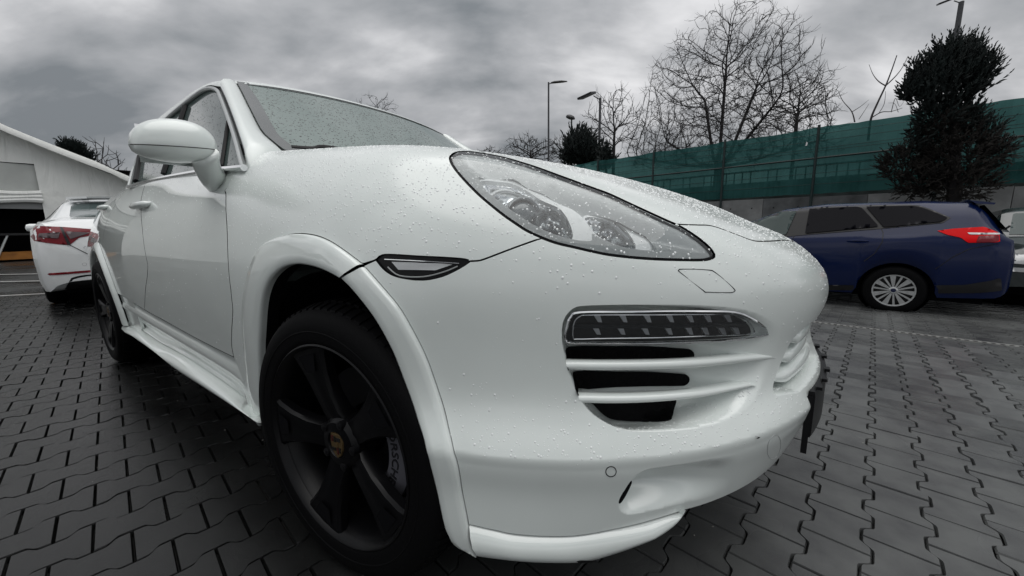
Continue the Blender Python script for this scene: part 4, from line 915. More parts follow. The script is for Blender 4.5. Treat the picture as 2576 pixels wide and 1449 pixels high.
for _ in range(260):                            # grit and crumbs lying on the blocks
    x, y = rg.uniform(-3.2, 3.2), rg.uniform(-2.2, 3.0); z = float(ground_z(x, y))+.002; r = rg.uniform(.0012, .0042); a = rg.uniform(0, 3)
    V = [(x+r*math.cos(a+k*1.57)*rg.uniform(.6, 1.3), y+r*math.sin(a+k*1.57)*rg.uniform(.6, 1.3), z) for k in range(4)]+[(x, y, z+r*.8)]
    mb.add(V, [(0, 1, 4), (1, 2, 4), (2, 3, 4), (3, 0, 4)])
tag(mb.obj('grit', pbr('pale_grit', (.32, .31, .29), rough=.8), smooth=False), 'pale grit scattered on the dark paving blocks', 'grit', kind='stuff')
# ================================================================== parked cars behind
from mathutils.bvhtree import BVHTree
from mathutils import geometry as _geo
M_BLUE = paint('dark_blue_paint', (.0012, .0075, .046), rough=.22, coat=.25, cior=1.45)
M_WHITE = paint('white_car_paint', (.78, .80, .80), rough=.3)
M_GREEN = paint('dark_green_paint', (.010, .018, .018), rough=.35)
M_TINT = pbr('tinted_window', (.003, .003, .0055), rough=.08, spec=.09)
M_WGL = pbr('pale_window', (.07, .095, .095), rough=.05, coat=1, spec=.8)
M_WGL2 = pbr('front_window', (.03, .05, .048), rough=.05, spec=.35)
M_TRIM = pbr('car_trim_black', (.008, .008, .009), rough=.4)
M_RED = pbr('tail_red', (.66, .003, .005), rough=.3, coat=0, spec=.12)
M_DRED = pbr('tail_dark_red', (.16, .006, .012), rough=.25, coat=.2, spec=.3)
M_CLR = pbr('lamp_clear', (.55, .56, .56), rough=.15, coat=1)
M_SMK = pbr('lamp_smoked', (.10, .075, .08), rough=.3, coat=.2)
M_ALLOY = pbr('silver_alloy', (.52, .53, .53), rough=.3, metal=.7, noise=.12, nscale=30)
def interp(tab): xs = [a for a, b in tab]; ys = [b for a, b in tab]; return lambda x: float(np.interp(x, xs, ys))
def car_body(root, mat, T, n=110):
    """T: tables against x of half width, belt height, belt half width, rail (y, z), centre height, floor height; wheel arches (x, r)"""
    f = {k: interp(v) for k, v in T.items() if k != 'arch'}; x0, x1 = T['w'][0][0], T['w'][-1][0]; rows = []
    X = sorted(set(list(np.linspace(x0, x1, n))+[x0+.01, x0+.03, x0+.06, x1-.01, x1-.03, x1-.06]+[ax+r*math.cos(a) for ax, r in T['arch'] for a in np.linspace(.02, math.pi-.02, 22)]))
    for x in X:
        w, zb, wb, yr, zr, zc_, zf = (f[k](x) for k in ('w', 'zb', 'wb', 'yr', 'zr', 'zc', 'zf')); zl = zf
        for ax, r in T['arch']:
            if abs(x-ax) < r: zl = max(zl, .31+math.sqrt(r*r-(x-ax)**2))
        zm = zl+(zb-zl)*.55
        sec = [(w*.80, zl+.01), (w*.955, zl), (w*.985, zl+(zm-zl)*.25), (w, zm-(zm-zl)*.2), (w*1.0, zm), (w*.992, zm+(zb-zm)*.45), (w*.975, zm+(zb-zm)*.8), (wb, zb), (wb-.012, zb+.02), (yr+(wb-yr)*.45, zb+(zr-zb)*.55), (yr, zr), (yr*.93, zr+(zc_-zr)*.35), (yr*.75, zr+(zc_-zr)*.68), (yr*.4, zr+(zc_-zr)*.93), (0, zc_)]
        rows.append([(x, y, z) for y, z in sec]+[(x, -y, z) for y, z in sec[::-1][1:]])
    mb = MB().loft(rows, True); n_ = len(rows[0])
    mb.F.append(tuple(range(n_))); mb.F.append(tuple((len(rows)-1)*n_+i for i in range(n_))[::-1])
    o = mb.obj('body', mat, root, smooth=40)
    bm = bmesh.new(); bm.from_mesh(o.data); bmesh.ops.recalc_face_normals(bm, faces=bm.faces); bm.to_mesh(o.data)
    tree = BVHTree.FromBMesh(bm); bm.free(); return o, tree
def stick(name, tree, poly, axis, mat, root, off=.004, sp=.05, sgn=1, far=4.0, th=.0):
    """sheet laid on the body: 2-D outline dropped on the bodywork along an axis"""
    poly = np.array(poly, float); poly = resample(poly, max(len(poly), int(np.linalg.norm(np.diff(np.vstack([poly, poly[:1]]), axis=0), axis=1).sum()/sp*1.5)), True) if len(poly) < 40 else poly
    lo, hi = poly.min(0), poly.max(0); G = np.array([(a, b) for a in np.arange(lo[0]+sp/2, hi[0], sp) for b in np.arange(lo[1]+sp/2, hi[1], sp)]).reshape(-1, 2)
    if len(G): G = G[inpoly(G, poly)]
    if len(G): G = G[polydist(G, poly) > sp*.35]
    v, e, f, *_ = delaunay_2d_cdt([Vector(p) for p in list(map(tuple, poly))+list(map(tuple, G))], [(i, (i+1) % len(poly)) for i in range(len(poly))], [], 0, 1e-7)
    Q = np.array([tuple(a) for a in v]); T = np.array([t for t in f if len(t) == 3]); T = T[inpoly(Q[T].mean(1), poly)]; W = []
    last = None
    for a, b in Q:
        o, d = ((Vector((a, sgn*far, b)), Vector((0, -sgn, 0))) if axis == 'y' else (Vector((sgn*far, a, b)), Vector((-sgn, 0, 0))))
        h, nrm, i, dist = tree.ray_cast(o, d)
        if h is None: h, nrm, i, dist = tree.find_nearest(Vector((a, sgn*1.0, b)) if axis == 'y' else Vector((sgn*2.2, a, b)))
        W.append(tuple(h-d*off))
    ob = mk(name, W, T, mat, root, True)
    bm = bmesh.new(); bm.from_mesh(ob.data); ax = 1 if axis == 'y' else 0
    for fc in bm.faces:
        fc.normal_update()
        if fc.normal[ax]*sgn < 0: fc.normal_flip()
    bm.to_mesh(ob.data); bm.free(); return ob
def line_on(name, tree, pts, axis, mat, root, r=.004, sgn=1):
    P = []
    for a, b in resample(pts, max(6, len(pts)*4)):
        o, d = ((Vector((a, sgn*4, b)), Vector((0, -sgn, 0))) if axis == 'y' else (Vector((sgn*4, a, b)), Vector((-sgn, 0, 0))))
        h, *_ = tree.ray_cast(o, d)
        if h is not None: P.append(h)
    return MB().tube(P, r, 4).obj(name, mat, root) if len(P) > 2 else None
def car_wheel(root, x, y, s, cap, r=.315, spokes=10, capr=.205):
    W = empty('wheel', (x, y, r), 0, root)
    MB().lathe([(capr, s*.085), (capr+.01, s*.098), (capr+.05, s*.104), (r-.02, s*.09), (r-.004, s*.06), (r, 0), (r-.004, -s*.06), (r-.03, -s*.095), (capr, -s*.09)], 'y', 48).obj('tyre', M_RUB, W)
    MB().lathe([(capr, -s*.08), (capr-.02, s*.03), (.001, s*.03)], 'y', 40).obj('rim', M_TRIM, W)
    MB().lathe([(capr+.002, s*.085), (capr+.003, s*.096), (capr-.012, s*.094), (capr-.016, s*.08)], 'y', 48).obj('rim_edge', cap, W)
    for i in range(spokes):
        a = 2*math.pi*(i+.25)/spokes; wd = (.030 if i % 2 else .011); V = []
        for rr_, w, h in ((.035, .008, .088), (capr-.008, wd, .090)):
            for e in (-1, 1): V += [(rr_*math.cos(a)-e*w*math.sin(a), s*h, rr_*math.sin(a)+e*w*math.cos(a)), (rr_*math.cos(a)-e*w*math.sin(a), s*(h-.03), rr_*math.sin(a)+e*w*math.cos(a))]
        MB().add(V, [(0, 2, 6, 4), (0, 4, 5, 1), (2, 3, 7, 6)]).obj('spoke', cap, W, smooth=False)
    MB().lathe([(.045, s*.06), (.045, s*.090), (.030, s*.096), (.026, s*.094), (.0005, s*.094)], 'y', 24).obj('hub_cap', cap, W)
    MB().lathe([(.026, s*.0945), (.020, s*.097), (.0005, s*.097)], 'y', 20).obj('badge', pbr('badge_blue', (.01, .015, .05), rough=.2), W)
    return W
def to_side(root_loc, rz, ylocal, uv):
    """surveyed pixels -> local (x, z) on the plane of the car's flank"""
    c, s = math.cos(rz), math.sin(rz); n = np.array((-s, c, 0)); p0 = np.array(root_loc)+n*ylocal; out = []
    for u, v in uv:
        d = px(u, v); P = CAM_POS+d*((p0-CAM_POS)@n)/(d@n); q = P-np.array(root_loc); out.append((q[0]*c+q[1]*s, q[2]))
    return out
# ------------------------------------------------------------------ blue estate car
WRZ = math.pi+GA; _c, _s = math.cos(WRZ), math.sin(WRZ)
_con = np.array((2.11, 5.5, -.26)); WLOC = _con-np.array((_c*-1.324-_s*.86, _s*-1.324+_c*.86, 0)); WLOC[2] = float(ground_z(0, 6.3))
WAG = empty('estate_car', WLOC, WRZ); tag(WAG, 'dark blue estate car parked side-on by the green fence, red tail lamp', 'car')
TW = {'w': [(-2.30, .55), (-2.28, .70), (-2.24, .78), (-2.1, .86), (-1.7, .905), (-1.3, .912), (0, .912), (1.3, .91), (1.8, .87), (2.1, .76), (2.26, .5)],
      'zb': [(-2.30, .80), (-2.24, .95), (-2.1, 1.04), (-1.6, 1.045), (-.6, .99), (.3, .945), (.9, .92), (1.6, .80), (2.1, .70), (2.26, .58)],
      'wb': [(-2.30, .50), (-2.24, .74), (-2.1, .80), (-1.6, .86), (0, .87), (.9, .84), (1.6, .74), (2.26, .45)],
      'yr': [(-2.30, .40), (-2.24, .60), (-2.0, .62), (-1.6, .63), (0, .64), (.35, .66), (.9, .70), (1.6, .60), (2.26, .3)],
      'zr': [(-2.30, .86), (-2.20, 1.00), (-2.02, 1.28), (-1.92, 1.385), (-1.5, 1.415), (-.6, 1.42), (.0, 1.37), (.55, 1.15), (.98, .955), (1.6, .84), (2.1, .73), (2.26, .60)],
      'zc': [(-2.30, .88), (-2.22, 1.03), (-2.04, 1.32), (-1.94, 1.43), (-1.5, 1.475), (-.5, 1.485), (.0, 1.43), (.55, 1.20), (.98, .99), (1.6, .88), (2.1, .76), (2.26, .62)],
      'zf': [(-2.30, .42), (-2.2, .30), (-1.7, .26), (0, .22), (1.8, .24), (2.26, .35)], 'arch': [(-1.324, .365), (1.324, .365)]}
wb_o, wtree = car_body(WAG, M_BLUE, TW)
ts = lambda c, p: to_side(WLOC, WRZ, .86, tr(c, p))
ts2 = lambda c, p: to_side(WLOC, WRZ, .76, tr(c, p))
stick('window_surround', wtree, ts2('d1', [(60,420),(150,352),(250,312),(380,285),(620,258),(1100,238),(1500,232),(1610,240),(1690,266),(1885,350),(1810,395),(1280,445),(600,500),(300,528),(60,545)]), 'y', M_TRIM, wb_o, .008, sp=.03)
stick('window', wtree, ts2('d1', [(90,420),(170,360),(260,322),(360,300),(520,287),(445,494),(100,525)]), 'y', M_WGL2, wb_o, .022)
stick('window', wtree, ts2('d1', [(632,270),(1050,250),(1100,262),(1250,425),(608,486)]), 'y', M_TINT, wb_o, .022)
stick('window', wtree, ts2('d1', [(1135,250),(1500,243),(1600,250),(1675,274),(1862,350),(1795,383),(1292,432)]), 'y', M_TINT, wb_o, .022)
tl = stick('tail_lamp', wtree, ts('d1', [(1765,465),(1900,447),(2190,430),(2270,462),(2320,485),(2320,560),(2290,566),(2030,570),(1970,525),(1850,500)]), 'y', M_RED, wb_o, .008, sp=.03)
stick('lamp_strip', wtree, ts('d1', [(2030,480),(2330,484),(2330,498),(2045,497)]), 'y', M_CLR, tl, .013, sp=.03)
stick('lamp_shade', wtree, ts('d1', [(2130,510),(2315,505),(2312,555),(2230,566),(2100,566)]), 'y', M_DRED, tl, .011, sp=.03)
line_on('door_seam', wtree, ts('d1', [(1265,440),(1288,480),(1280,560),(1215,660),(1120,730)]), 'y', M_TRIM, wb_o, .005)
line_on('door_seam', wtree, ts('d1', [(505,505),(470,620),(470,930)]), 'y', M_TRIM, wb_o, .005)
line_on('bumper_seam', wtree, ts('d1', [(1740,800),(1900,690),(2050,620),(2300,580)]), 'y', M_TRIM, wb_o, .004)
stick('bumper_lower', wtree, ts('d1', [(1735,940),(2000,938),(2250,900),(2330,880),(2345,1000),(2100,1012),(1735,1012)]), 'y', M_TRIM, wb_o, .006)  # black lower bumper, extended to paint the shadow along the body bottom
stick('sill_trim', wtree, ts('d1', [(700,938),(1030,938),(1030,985),(700,985)]), 'y', M_TRIM, wb_o, .006)
_h = ts('d1', [(960,550), (1170,550)]); hx = (_h[0][0]+_h[1][0])/2; hz = _h[0][1]
MB().loft([[(hx+.11*t, .905+.028*(1-t*t)**.5+dy, hz+dz*(1-.5*abs(t))) for dy, dz in ((0, -.016), (.012, -.01), (.016, .0), (.012, .012), (0, .016))] for t in np.linspace(-1, 1, 9)]).obj('door_handle', M_BLUE, wb_o)
# tailgate window, spoiler, wiper
for sg in (1,):
    V = [(-1.97, .60, 1.375), (-2.19, .66, 1.05), (-2.20, -.66, 1.05), (-1.97, -.60, 1.375)]
    MB().add([(x-.022, y, z+.012) for x, y, z in V], [(0, 1, 2, 3)]).obj('rear_window', M_WGL, wb_o, smooth=False)
MB().loft([[(-1.88, y, 1.44+.03*(1-(y/.65)**2)), (-2.07, y*1.02, 1.405+.025*(1-(y/.65)**2)), (-2.06, y*1.02, 1.385+.025*(1-(y/.65)**2)), (-1.92, y*1.02, 1.385+.02)] for y in np.linspace(-.63, .63, 13)], True, True, True).obj('roof_spoiler', M_BLUE, wb_o)
MB().tube([(-2.22, 0, 1.10), (-2.27, .04, 1.10), (-2.255, .25, 1.12), (-2.24, .38, 1.13)], .012, 6).obj('rear_wiper', M_TRIM, wb_o)
for x in (-1.324, 1.324):
    for s in (1, -1): car_wheel(WAG, x, s*.79, s, M_ALLOY, .315, 14)
    MB().lathe([(.355, -.70), (.36, .0), (.36, .70)], 'y', 40, (x, 0, .31)).obj('wheel_well', M_DARK, WAG)
MB().box((-2.1, -.7, .2), (2.0, .7, .5)).obj('underbody', M_DARK, WAG)
# ------------------------------------------------------------------ white saloon, seen from behind
TS = {'w': [(-2.42, .50), (-2.41, .66), (-2.37, .78), (-2.28, .85), (-2.1, .895), (-1.4, .915), (0, .915), (1.4, .91), (1.9, .86), (2.25, .72), (2.42, .45)],
      'zb': [(-2.42, .74), (-2.37, .90), (-2.25, 1.01), (-2.0, 1.03), (-1.2, 1.01), (0, .95), (1.0, .92), (1.7, .80), (2.42, .60)],
      'wb': [(-2.42, .46), (-2.37, .70), (-2.25, .78), (-2.0, .82), (-1.2, .85), (0, .86), (1.0, .83), (1.7, .74), (2.42, .4)],
      'yr': [(-2.42, .40), (-2.37, .62), (-2.25, .68), (-2.0, .70), (-1.75, .68), (-1.0, .57), (0, .60), (.5, .64), (1.0, .70), (1.7, .6), (2.42, .3)],
      'zr': [(-2.42, .78), (-2.37, .93), (-2.25, 1.055), (-1.95, 1.075), (-1.75, 1.095), (-1.25, 1.30), (-.8, 1.385), (-.2, 1.41), (.1, 1.38), (.6, 1.15), (1.1, .955), (1.7, .84), (2.42, .64)],
      'zc': [(-2.42, .80), (-2.37, .96), (-2.25, 1.085), (-1.95, 1.10), (-1.75, 1.13), (-1.25, 1.35), (-.8, 1.435), (-.2, 1.46), (.1, 1.43), (.6, 1.20), (1.1, .99), (1.7, .88), (2.42, .66)],
      'zf': [(-2.42, .36), (-2.3, .24), (-1.8, .22), (0, .20), (1.8, .22), (2.42, .3)], 'arch': [(-1.40, .36), (1.40, .36)]}
def saloon(loc, rz, name, mat, lab, grp=None, full=True, cat='car'):
    S = empty(name, loc, rz); tag(S, lab, cat, grp); b, t = car_body(S, mat, TS)
    for sg in (1, -1):
        stick('side_window', t, [(-1.55, 1.07), (-1.2, 1.27), (-.7, 1.345), (0, 1.36), (.45, 1.17), (.8, 1.0), (-.6, 1.02)], 'y', M_TINT, b, .005, sgn=sg)
        tl = stick('tail_lamp', t, [(sg*y, z) for y, z in ((.38, .955), (.60, .985), (.80, 1.0), (.872, .985), (.885, .90), (.85, .83), (.66, .785), (.585, .775), (.50, .86), (.38, .885))], 'x', M_DRED, b, .006, sp=.03, sgn=-1)
        stick('lamp_reflector', t, [(sg*y, z) for y, z in ((.64, .925), (.80, .915), (.81, .875), (.66, .855))], 'x', M_SMK, tl, .014, sp=.03, sgn=-1)
        stick('lamp_reflector', t, [(sg*y, z) for y, z in ((.40, .915), (.60, .935), (.57, .845), (.50, .875))], 'x', M_SMK, tl, .014, sp=.03, sgn=-1)
        stick('lamp_split', t, [(sg*y, z) for y, z in ((.615, .985), (.635, .985), (.60, .775), (.575, .775))], 'x', M_TRIM, tl, .018, sp=.03, sgn=-1)
        stick('bumper_reflector', t, [(sg*y, z) for y, z in ((.35, .475), (.80, .462), (.80, .437), (.35, .448))], 'x', M_DRED, b, .006, sp=.04, sgn=-1)
        line_on('boot_seam', t, [(sg*.585, .775), (sg*.50, .70), (sg*.42, .63), (sg*.30, .60), (0, .595)], 'x', M_TRIM, b, .005, sgn=-1)
        line_on('parking_sensor', t, [(sg*.50+.018*math.cos(a), .545+.018*math.sin(a)) for a in np.linspace(0, 6.3, 9)], 'x', M_SATIN, b, .002, sgn=-1)
        M_ = MB().loft([[(.62+.05*k*math.cos(a), sg*(1.0+.09*tt), 1.0+.065*k*math.sin(a)) for a in np.linspace(0, 2*math.pi, 14, False)] for tt, k in ((-1.3, .25), (-1, .8), (-.4, 1), (.5, 1), (.9, .8), (1.05, .3))], True, True, True).obj('door_mirror', mat, b)
        MB().box((-2.34, min(sg*.30, sg*.62), .26), (-2.2, max(sg*.30, sg*.62), .34))
    stick('diffuser', t, [(-.62, .40), (-.52, .42), (.52, .42), (.62, .40), (.70, .25), (-.70, .25)], 'x', M_TRIM, b, .008, sp=.06, sgn=-1)
    stick('rear_window', t, [(-.56, 1.115), (-.535, 1.26), (-.48, 1.36), (.48, 1.36), (.535, 1.26), (.56, 1.115)], 'x', M_WGL, b, .006, sp=.05, sgn=-1)
    stick('plate_recess', t, [(-.27, .86), (.27, .86), (.29, .70), (-.29, .70)], 'x', M_TRIM, b, .004, sp=.06, sgn=-1)
    MB().loft([[(-1.20, y, 1.375+.045*(1-(y/.6)**2)), (-1.36, y*1.05, 1.372+.04*(1-(y/.6)**2)), (-1.36, y*1.05, 1.352+.04*(1-(y/.6)**2)), (-1.22, y, 1.335+.04*(1-(y/.6)**2))] for y in np.linspace(-.52, .52, 13)], True, True, True).obj('roof_spoiler', M_SATIN, b)
    for sg in (1, -1): MB().loft([[(-1.19, sg*y, 1.38+.045*(1-(y/.6)**2)), (-1.37, sg*y*1.05, 1.376+.04*(1-(y/.6)**2)), (-1.37, sg*y*1.05, 1.348+.04*(1-(y/.6)**2)), (-1.21, sg*y, 1.33+.04*(1-(y/.6)**2))] for y in np.linspace(.36, .54, 5)], True, True, True).obj('spoiler_end', mat, b)
    for x in (-1.40, 1.40):
        for s in (1, -1): car_wheel(S, x, s*.79, s, M_ALLOY, .325, 10, .22)
        MB().lathe([(.35, -.70), (.355, .0), (.355, .70)], 'y', 32, (x, 0, .31)).obj('wheel_well', M_DARK, S)
    MB().box((-2.2, -.7, .2), (2.1, .7, .45)).obj('underbody', M_DARK, S)
    return S, b, t
_r0, _r1 = math.pi-.05, math.pi-.12; _lc = np.array((-2.3, .88)); _rot = lambda a, v: np.array((math.cos(a)*v[0]-math.sin(a)*v[1], math.sin(a)*v[0]+math.cos(a)*v[1]))
_sl = np.array((-8.27, -.06))+_rot(_r0, _lc)-_rot(_r1, _lc)
SAL, sal_b, sal_t = saloon((_sl[0], _sl[1], 0), _r1, 'saloon_car', M_WHITE, 'white saloon car seen from behind, left tail lamp beside the SUV')
V, Fc = text_mesh('OPTIMA', .055, .004)
mk('boot_lettering', [(-2.415-z, .385-x, .735+y) for x, y, z in V], Fc, M_SATIN, sal_b, False)
def copy_tree(o, parent=None):
    c = o.copy(); COL.objects.link(c); c.parent = parent
    for ch in list(o.children): copy_tree(ch, c)
    return c
SAL2 = copy_tree(SAL); SAL2.location = (-2.2, -3.2, 0); SAL2.rotation_euler = (0, 0, .03)
tag(SAL2, 'white saloon car beside the SUV, seen only mirrored in its doors', 'car')
# ------------------------------------------------------------------ dark green hatchback at the right edge
HB = empty('hatchback', at(2548, 700, 'y', 8.2)*np.array((1, 1, 0))+np.array((.35, 0, float(ground_z(0, 8)))), R_(-100)); tag(HB, 'dark green boxy hatchback behind the blue estate car at the right edge', 'car')
TH = {'w': [(-1.75, .6), (-1.7, .76), (-1.4, .80), (0, .81), (1.3, .80), (1.7, .74), (1.78, .62)], 'zb': [(-1.75, .75), (-1.65, .92), (0, .91), (.8, .90), (1.6, .78), (1.78, .66)], 'wb': [(-1.75, .5), (-1.6, .74), (0, .76), (.8, .75), (1.78, .6)],
      'yr': [(-1.75, .45), (-1.55, .56), (0, .58), (.45, .62), (.8, .68), (1.78, .5)], 'zr': [(-1.75, .80), (-1.62, 1.05), (-1.45, 1.33), (0, 1.36), (.3, 1.30), (.8, .93), (1.6, .82), (1.78, .68)],
      'zc': [(-1.75, .82), (-1.62, 1.08), (-1.45, 1.37), (0, 1.40), (.3, 1.34), (.8, .97), (1.6, .86), (1.78, .70)], 'zf': [(-1.75, .35), (0, .22), (1.78, .32)], 'arch': [(-1.15, .31), (1.15, .31)]}
hb_o, ht = car_body(HB, M_GREEN, TH)
for sg in (1, -1):
    stick('side_window', ht, [(-1.4, .98), (-1.35, 1.27), (.2, 1.28), (.65, .97)], 'y', M_WGL, hb_o, .006, sgn=sg)
    stick('headlight', ht, [(sg*.42, .62), (sg*.42, .75), (sg*.64, .76), (sg*.66, .64)], 'x', M_CLR, hb_o, .01, sp=.04, sgn=1)
    stick('turn_lamp', ht, [(sg*.42, .52), (sg*.42, .58), (sg*.64, .58), (sg*.64, .53)], 'x', M_CLR, hb_o, .01, sp=.04, sgn=1)
    MB().loft([[(.62+.04*k*math.cos(a), sg*(.86+.07*tt), .98+.05*k*math.sin(a)) for a in np.linspace(0, 2*math.pi, 12, False)] for tt, k in ((-1.3, .3), (-.8, 1), (.8, 1), (1, .5))], True, True, True).obj('door_mirror', M_TRIM, hb_o)
stick('windscreen', ht, [(-.55, .99), (-.50, 1.30), (.50, 1.30), (.55, .99)], 'x', M_WGL2, hb_o, .008, sgn=1)
stick('grille', ht, [(-.38, .60), (-.38, .73), (.38, .73), (.38, .60)], 'x', M_TRIM, hb_o, .01, sgn=1)
for x in (-1.15, 1.15):
    for s in (1, -1): car_wheel(HB, x, s*.69, s, M_ALLOY, .285, 10, .18)
    MB().lathe([(.30, -.62), (.305, .62)], 'y', 28, (x, 0, .29)).obj('wheel_well', M_DARK, HB)
MB().box((-1.6, -.6, .2), (1.6, .6, .45)).obj('underbody', M_DARK, HB)
# ------------------------------------------------------------------ drain channel
DR = empty('drain_channel'); dA = at(2045, 806, 'z', -.14); dB = at(2576, 867, 'z', -.125)
dA[2] = 0; dB[2] = 0; dd = (dB-dA)/np.linalg.norm(dB-dA); dn = np.array((-dd[1], dd[0], 0)); c0 = dA-dd*1.2
tag(DR, 'narrow slotted steel drain channel set across the paving', 'drain'); DR.location = (*c0[:2], 0)
M_GALV = pbr('galvanised_edge', (.30, .30, .29), rough=.45, metal=.5, noise=.25, nscale=40)
def gp(s, n_, dz): q = c0+dd*s+dn*n_; return (q[0]-c0[0], q[1]-c0[1], float(ground_z(q[0], q[1]))+dz)
for na, nb in ((-.035, -.027), (.022, .045)):
    MB().loft([[gp(s, na, -.01), gp(s, na, .006), gp(s, nb, .006), gp(s, nb, -.01)] for s in np.linspace(0, 5, 26)]).obj('edge_rail', M_GALV, DR, smooth=False)
MB().loft([[gp(s, -.028, .003), gp(s, .024, .003)] for s in np.linspace(0, 5, 26)]).obj('slot', M_DARK, DR, smooth=False)
mb = MB()
for k in range(100):
    s = k*.05; mb.loft([[gp(s, -.029, .0055), gp(s, .024, .0055)], [gp(s+.024, -.029, .0055), gp(s+.024, .024, .0055)]])
tag(mb.obj('grating_bar', M_GALV, DR, smooth=False), kind='stuff')
# ================================================================== fence on its retaining wall
FD = np.array((.985, -.17, 0)); FN = np.array((.17, .985, 0)); FP = np.array((2.0, 12.5, 0))
M_NET = bpy.data.materials.new('green_shade_net'); M_NET.use_nodes = True
def _net():
    nt = M_NET.node_tree; nt.nodes.clear(); N = nt.nodes.new; L = nt.links.new; out = N('ShaderNodeOutputMaterial')
    ge = N('ShaderNodeTexCoord'); n = N('ShaderNodeTexNoise'); n.inputs['Scale'].default_value = 1.6; n.inputs['Detail'].default_value = 6; L(ge.outputs['Object'], n.inputs[0])
    n2 = N('ShaderNodeTexNoise'); n2.inputs['Scale'].default_value = 60; L(ge.outputs['Object'], n2.inputs[0])
    mp = N('ShaderNodeMapping'); mp.inputs['Scale'].default_value = (14, 14, .7); L(ge.outputs['Object'], mp.inputs[0]); n3 = N('ShaderNodeTexNoise'); n3.inputs['Scale'].default_value = 1.0; n3.inputs['Detail'].default_value = 3; L(mp.outputs[0], n3.inputs[0])
    ad = N('ShaderNodeMath'); ad.operation = 'MULTIPLY_ADD'; L(n2.outputs[0], ad.inputs[0]); ad.inputs[1].default_value = .3; L(n.outputs[0], ad.inputs[2])
    ad2 = N('ShaderNodeMath'); ad2.operation = 'MULTIPLY_ADD'; L(n3.outputs[0], ad2.inputs[0]); ad2.inputs[1].default_value = .5; L(ad.outputs[0], ad2.inputs[2])
    r = N('ShaderNodeValToRGB'); r.color_ramp.elements[0].position = .55; r.color_ramp.elements[0].color = (.013, .048, .046, 1); r.color_ramp.elements[1].position = 1.15; r.color_ramp.elements[1].color = (.036, .112, .108, 1); L(ad2.outputs[0], r.inputs[0])
    d = N('ShaderNodeBsdfDiffuse'); t = N('ShaderNodeBsdfTranslucent'); L(r.outputs[0], d.inputs[0]); L(r.outputs[0], t.inputs[0]); m = N('ShaderNodeMixShader'); m.inputs[0].default_value = .35; L(d.outputs[0], m.inputs[1]); L(t.outputs[0], m.inputs[2])
    tp = N('ShaderNodeBsdfTransparent'); tp.inputs[0].default_value = (.30, .62, .58, 1); m2 = N('ShaderNodeMixShader'); m2.inputs[0].default_value = .12; L(m.outputs[0], m2.inputs[1]); L(tp.outputs[0], m2.inputs[2]); L(m2.outputs[0], out.inputs[0])
_net()
M_POST = pbr('dark_green_post', (.010, .022, .022), rough=.5)
M_CONC = pbr('grey_concrete', (.16, .165, .165), rough=.75, noise=.45, nscale=1.7, bump=.3, bscale=40)
M_CONC2 = pbr('darker_concrete', (.08, .085, .088), rough=.8, noise=.5, nscale=2.3, bump=.4, bscale=30)
def fp(s, n, z): return FP+FD*s+FN*n+np.array((0, 0, z))
SPN = 2.36; S0 = -.60-0.0                                        # first surveyed post and the spacing
FEN = empty('fence', FP); FEN['world_space'] = 1; tag(FEN, 'green shade net fence on posts along the top of the concrete wall', 'fence')
WAL = empty('retaining_wall', FP); WAL['world_space'] = 1; tag(WAL, 'grey concrete retaining wall of cast panels under the green fence', 'wall')
zb, zt, zrail, gz = 1.69, 3.49, 2.66, -.32
rnd = random.Random(7)
for k in range(-9, 4):
    s = S0+k*SPN
    MB().tube([fp(s, -.06, 1.2), fp(s, -.06, zt+.05)], .035, 8).obj('post', M_POST, FEN)
    rows = []
    for i in range(13):
        t = i/12; sag = .035*math.sin(math.pi*t)+rnd.uniform(-.006, .006)
        rows.append([fp(s+t*SPN, .02*math.sin(7*t+z*3)+rnd.uniform(-.008, .008), zb+(zt-sag-zb)*z+(rnd.uniform(-.01, .01) if z in (0, 1) else 0)) for z in np.linspace(0, 1, 9)])
    MB().loft(rows).obj('net_panel', M_NET, FEN, smooth=True)
    MB().tube([fp(s, -.045, zrail), fp(s+SPN, -.045, zrail)], .028, 6).obj('rail', M_POST, FEN)
    for z in (1.95, 2.25, 2.45, 2.85, 2.92, 3.12, 3.30):
        MB().tube([fp(s, -.028, z), fp(s+SPN, -.028, z)], .0055, 4).obj('wire', M_POST, FEN)
    for h in (0, 1):
        o = MB().box((-SPN/4+.006, -.09, 0), (SPN/4-.006, .09, 2.0)).obj('panel', (M_CONC if (k+h) % 3 else M_CONC2), WAL, smooth=False)
        p = fp(s+SPN*(.25+.5*h), .10, gz-.06+rnd.uniform(-.03, .01)); o.location = Vector(p)-Vector(FP); o.rotation_euler = (0, 0, math.atan2(FD[1], FD[0]))
        for dx in (-.3, .3):
            MB().lathe([(.022, 0), (.018, .004), (.0005, .006)], 'y', 10).obj('tie_hole', M_DARK, WAL, smooth=False).location = Vector(fp(s+SPN*(.25+.5*h)+dx, .005, 1.35))-Vector(FP)
MB().add([fp(-.86, -.10, 3.02), fp(-.82, -.10, 3.02), fp(-.81, -.10, 3.10), fp(-.84, -.10, 3.13)], [(0, 1, 2, 3)]).obj('paper_scrap', pbr('paper', (.8, .8, .8)), FEN, smooth=False)
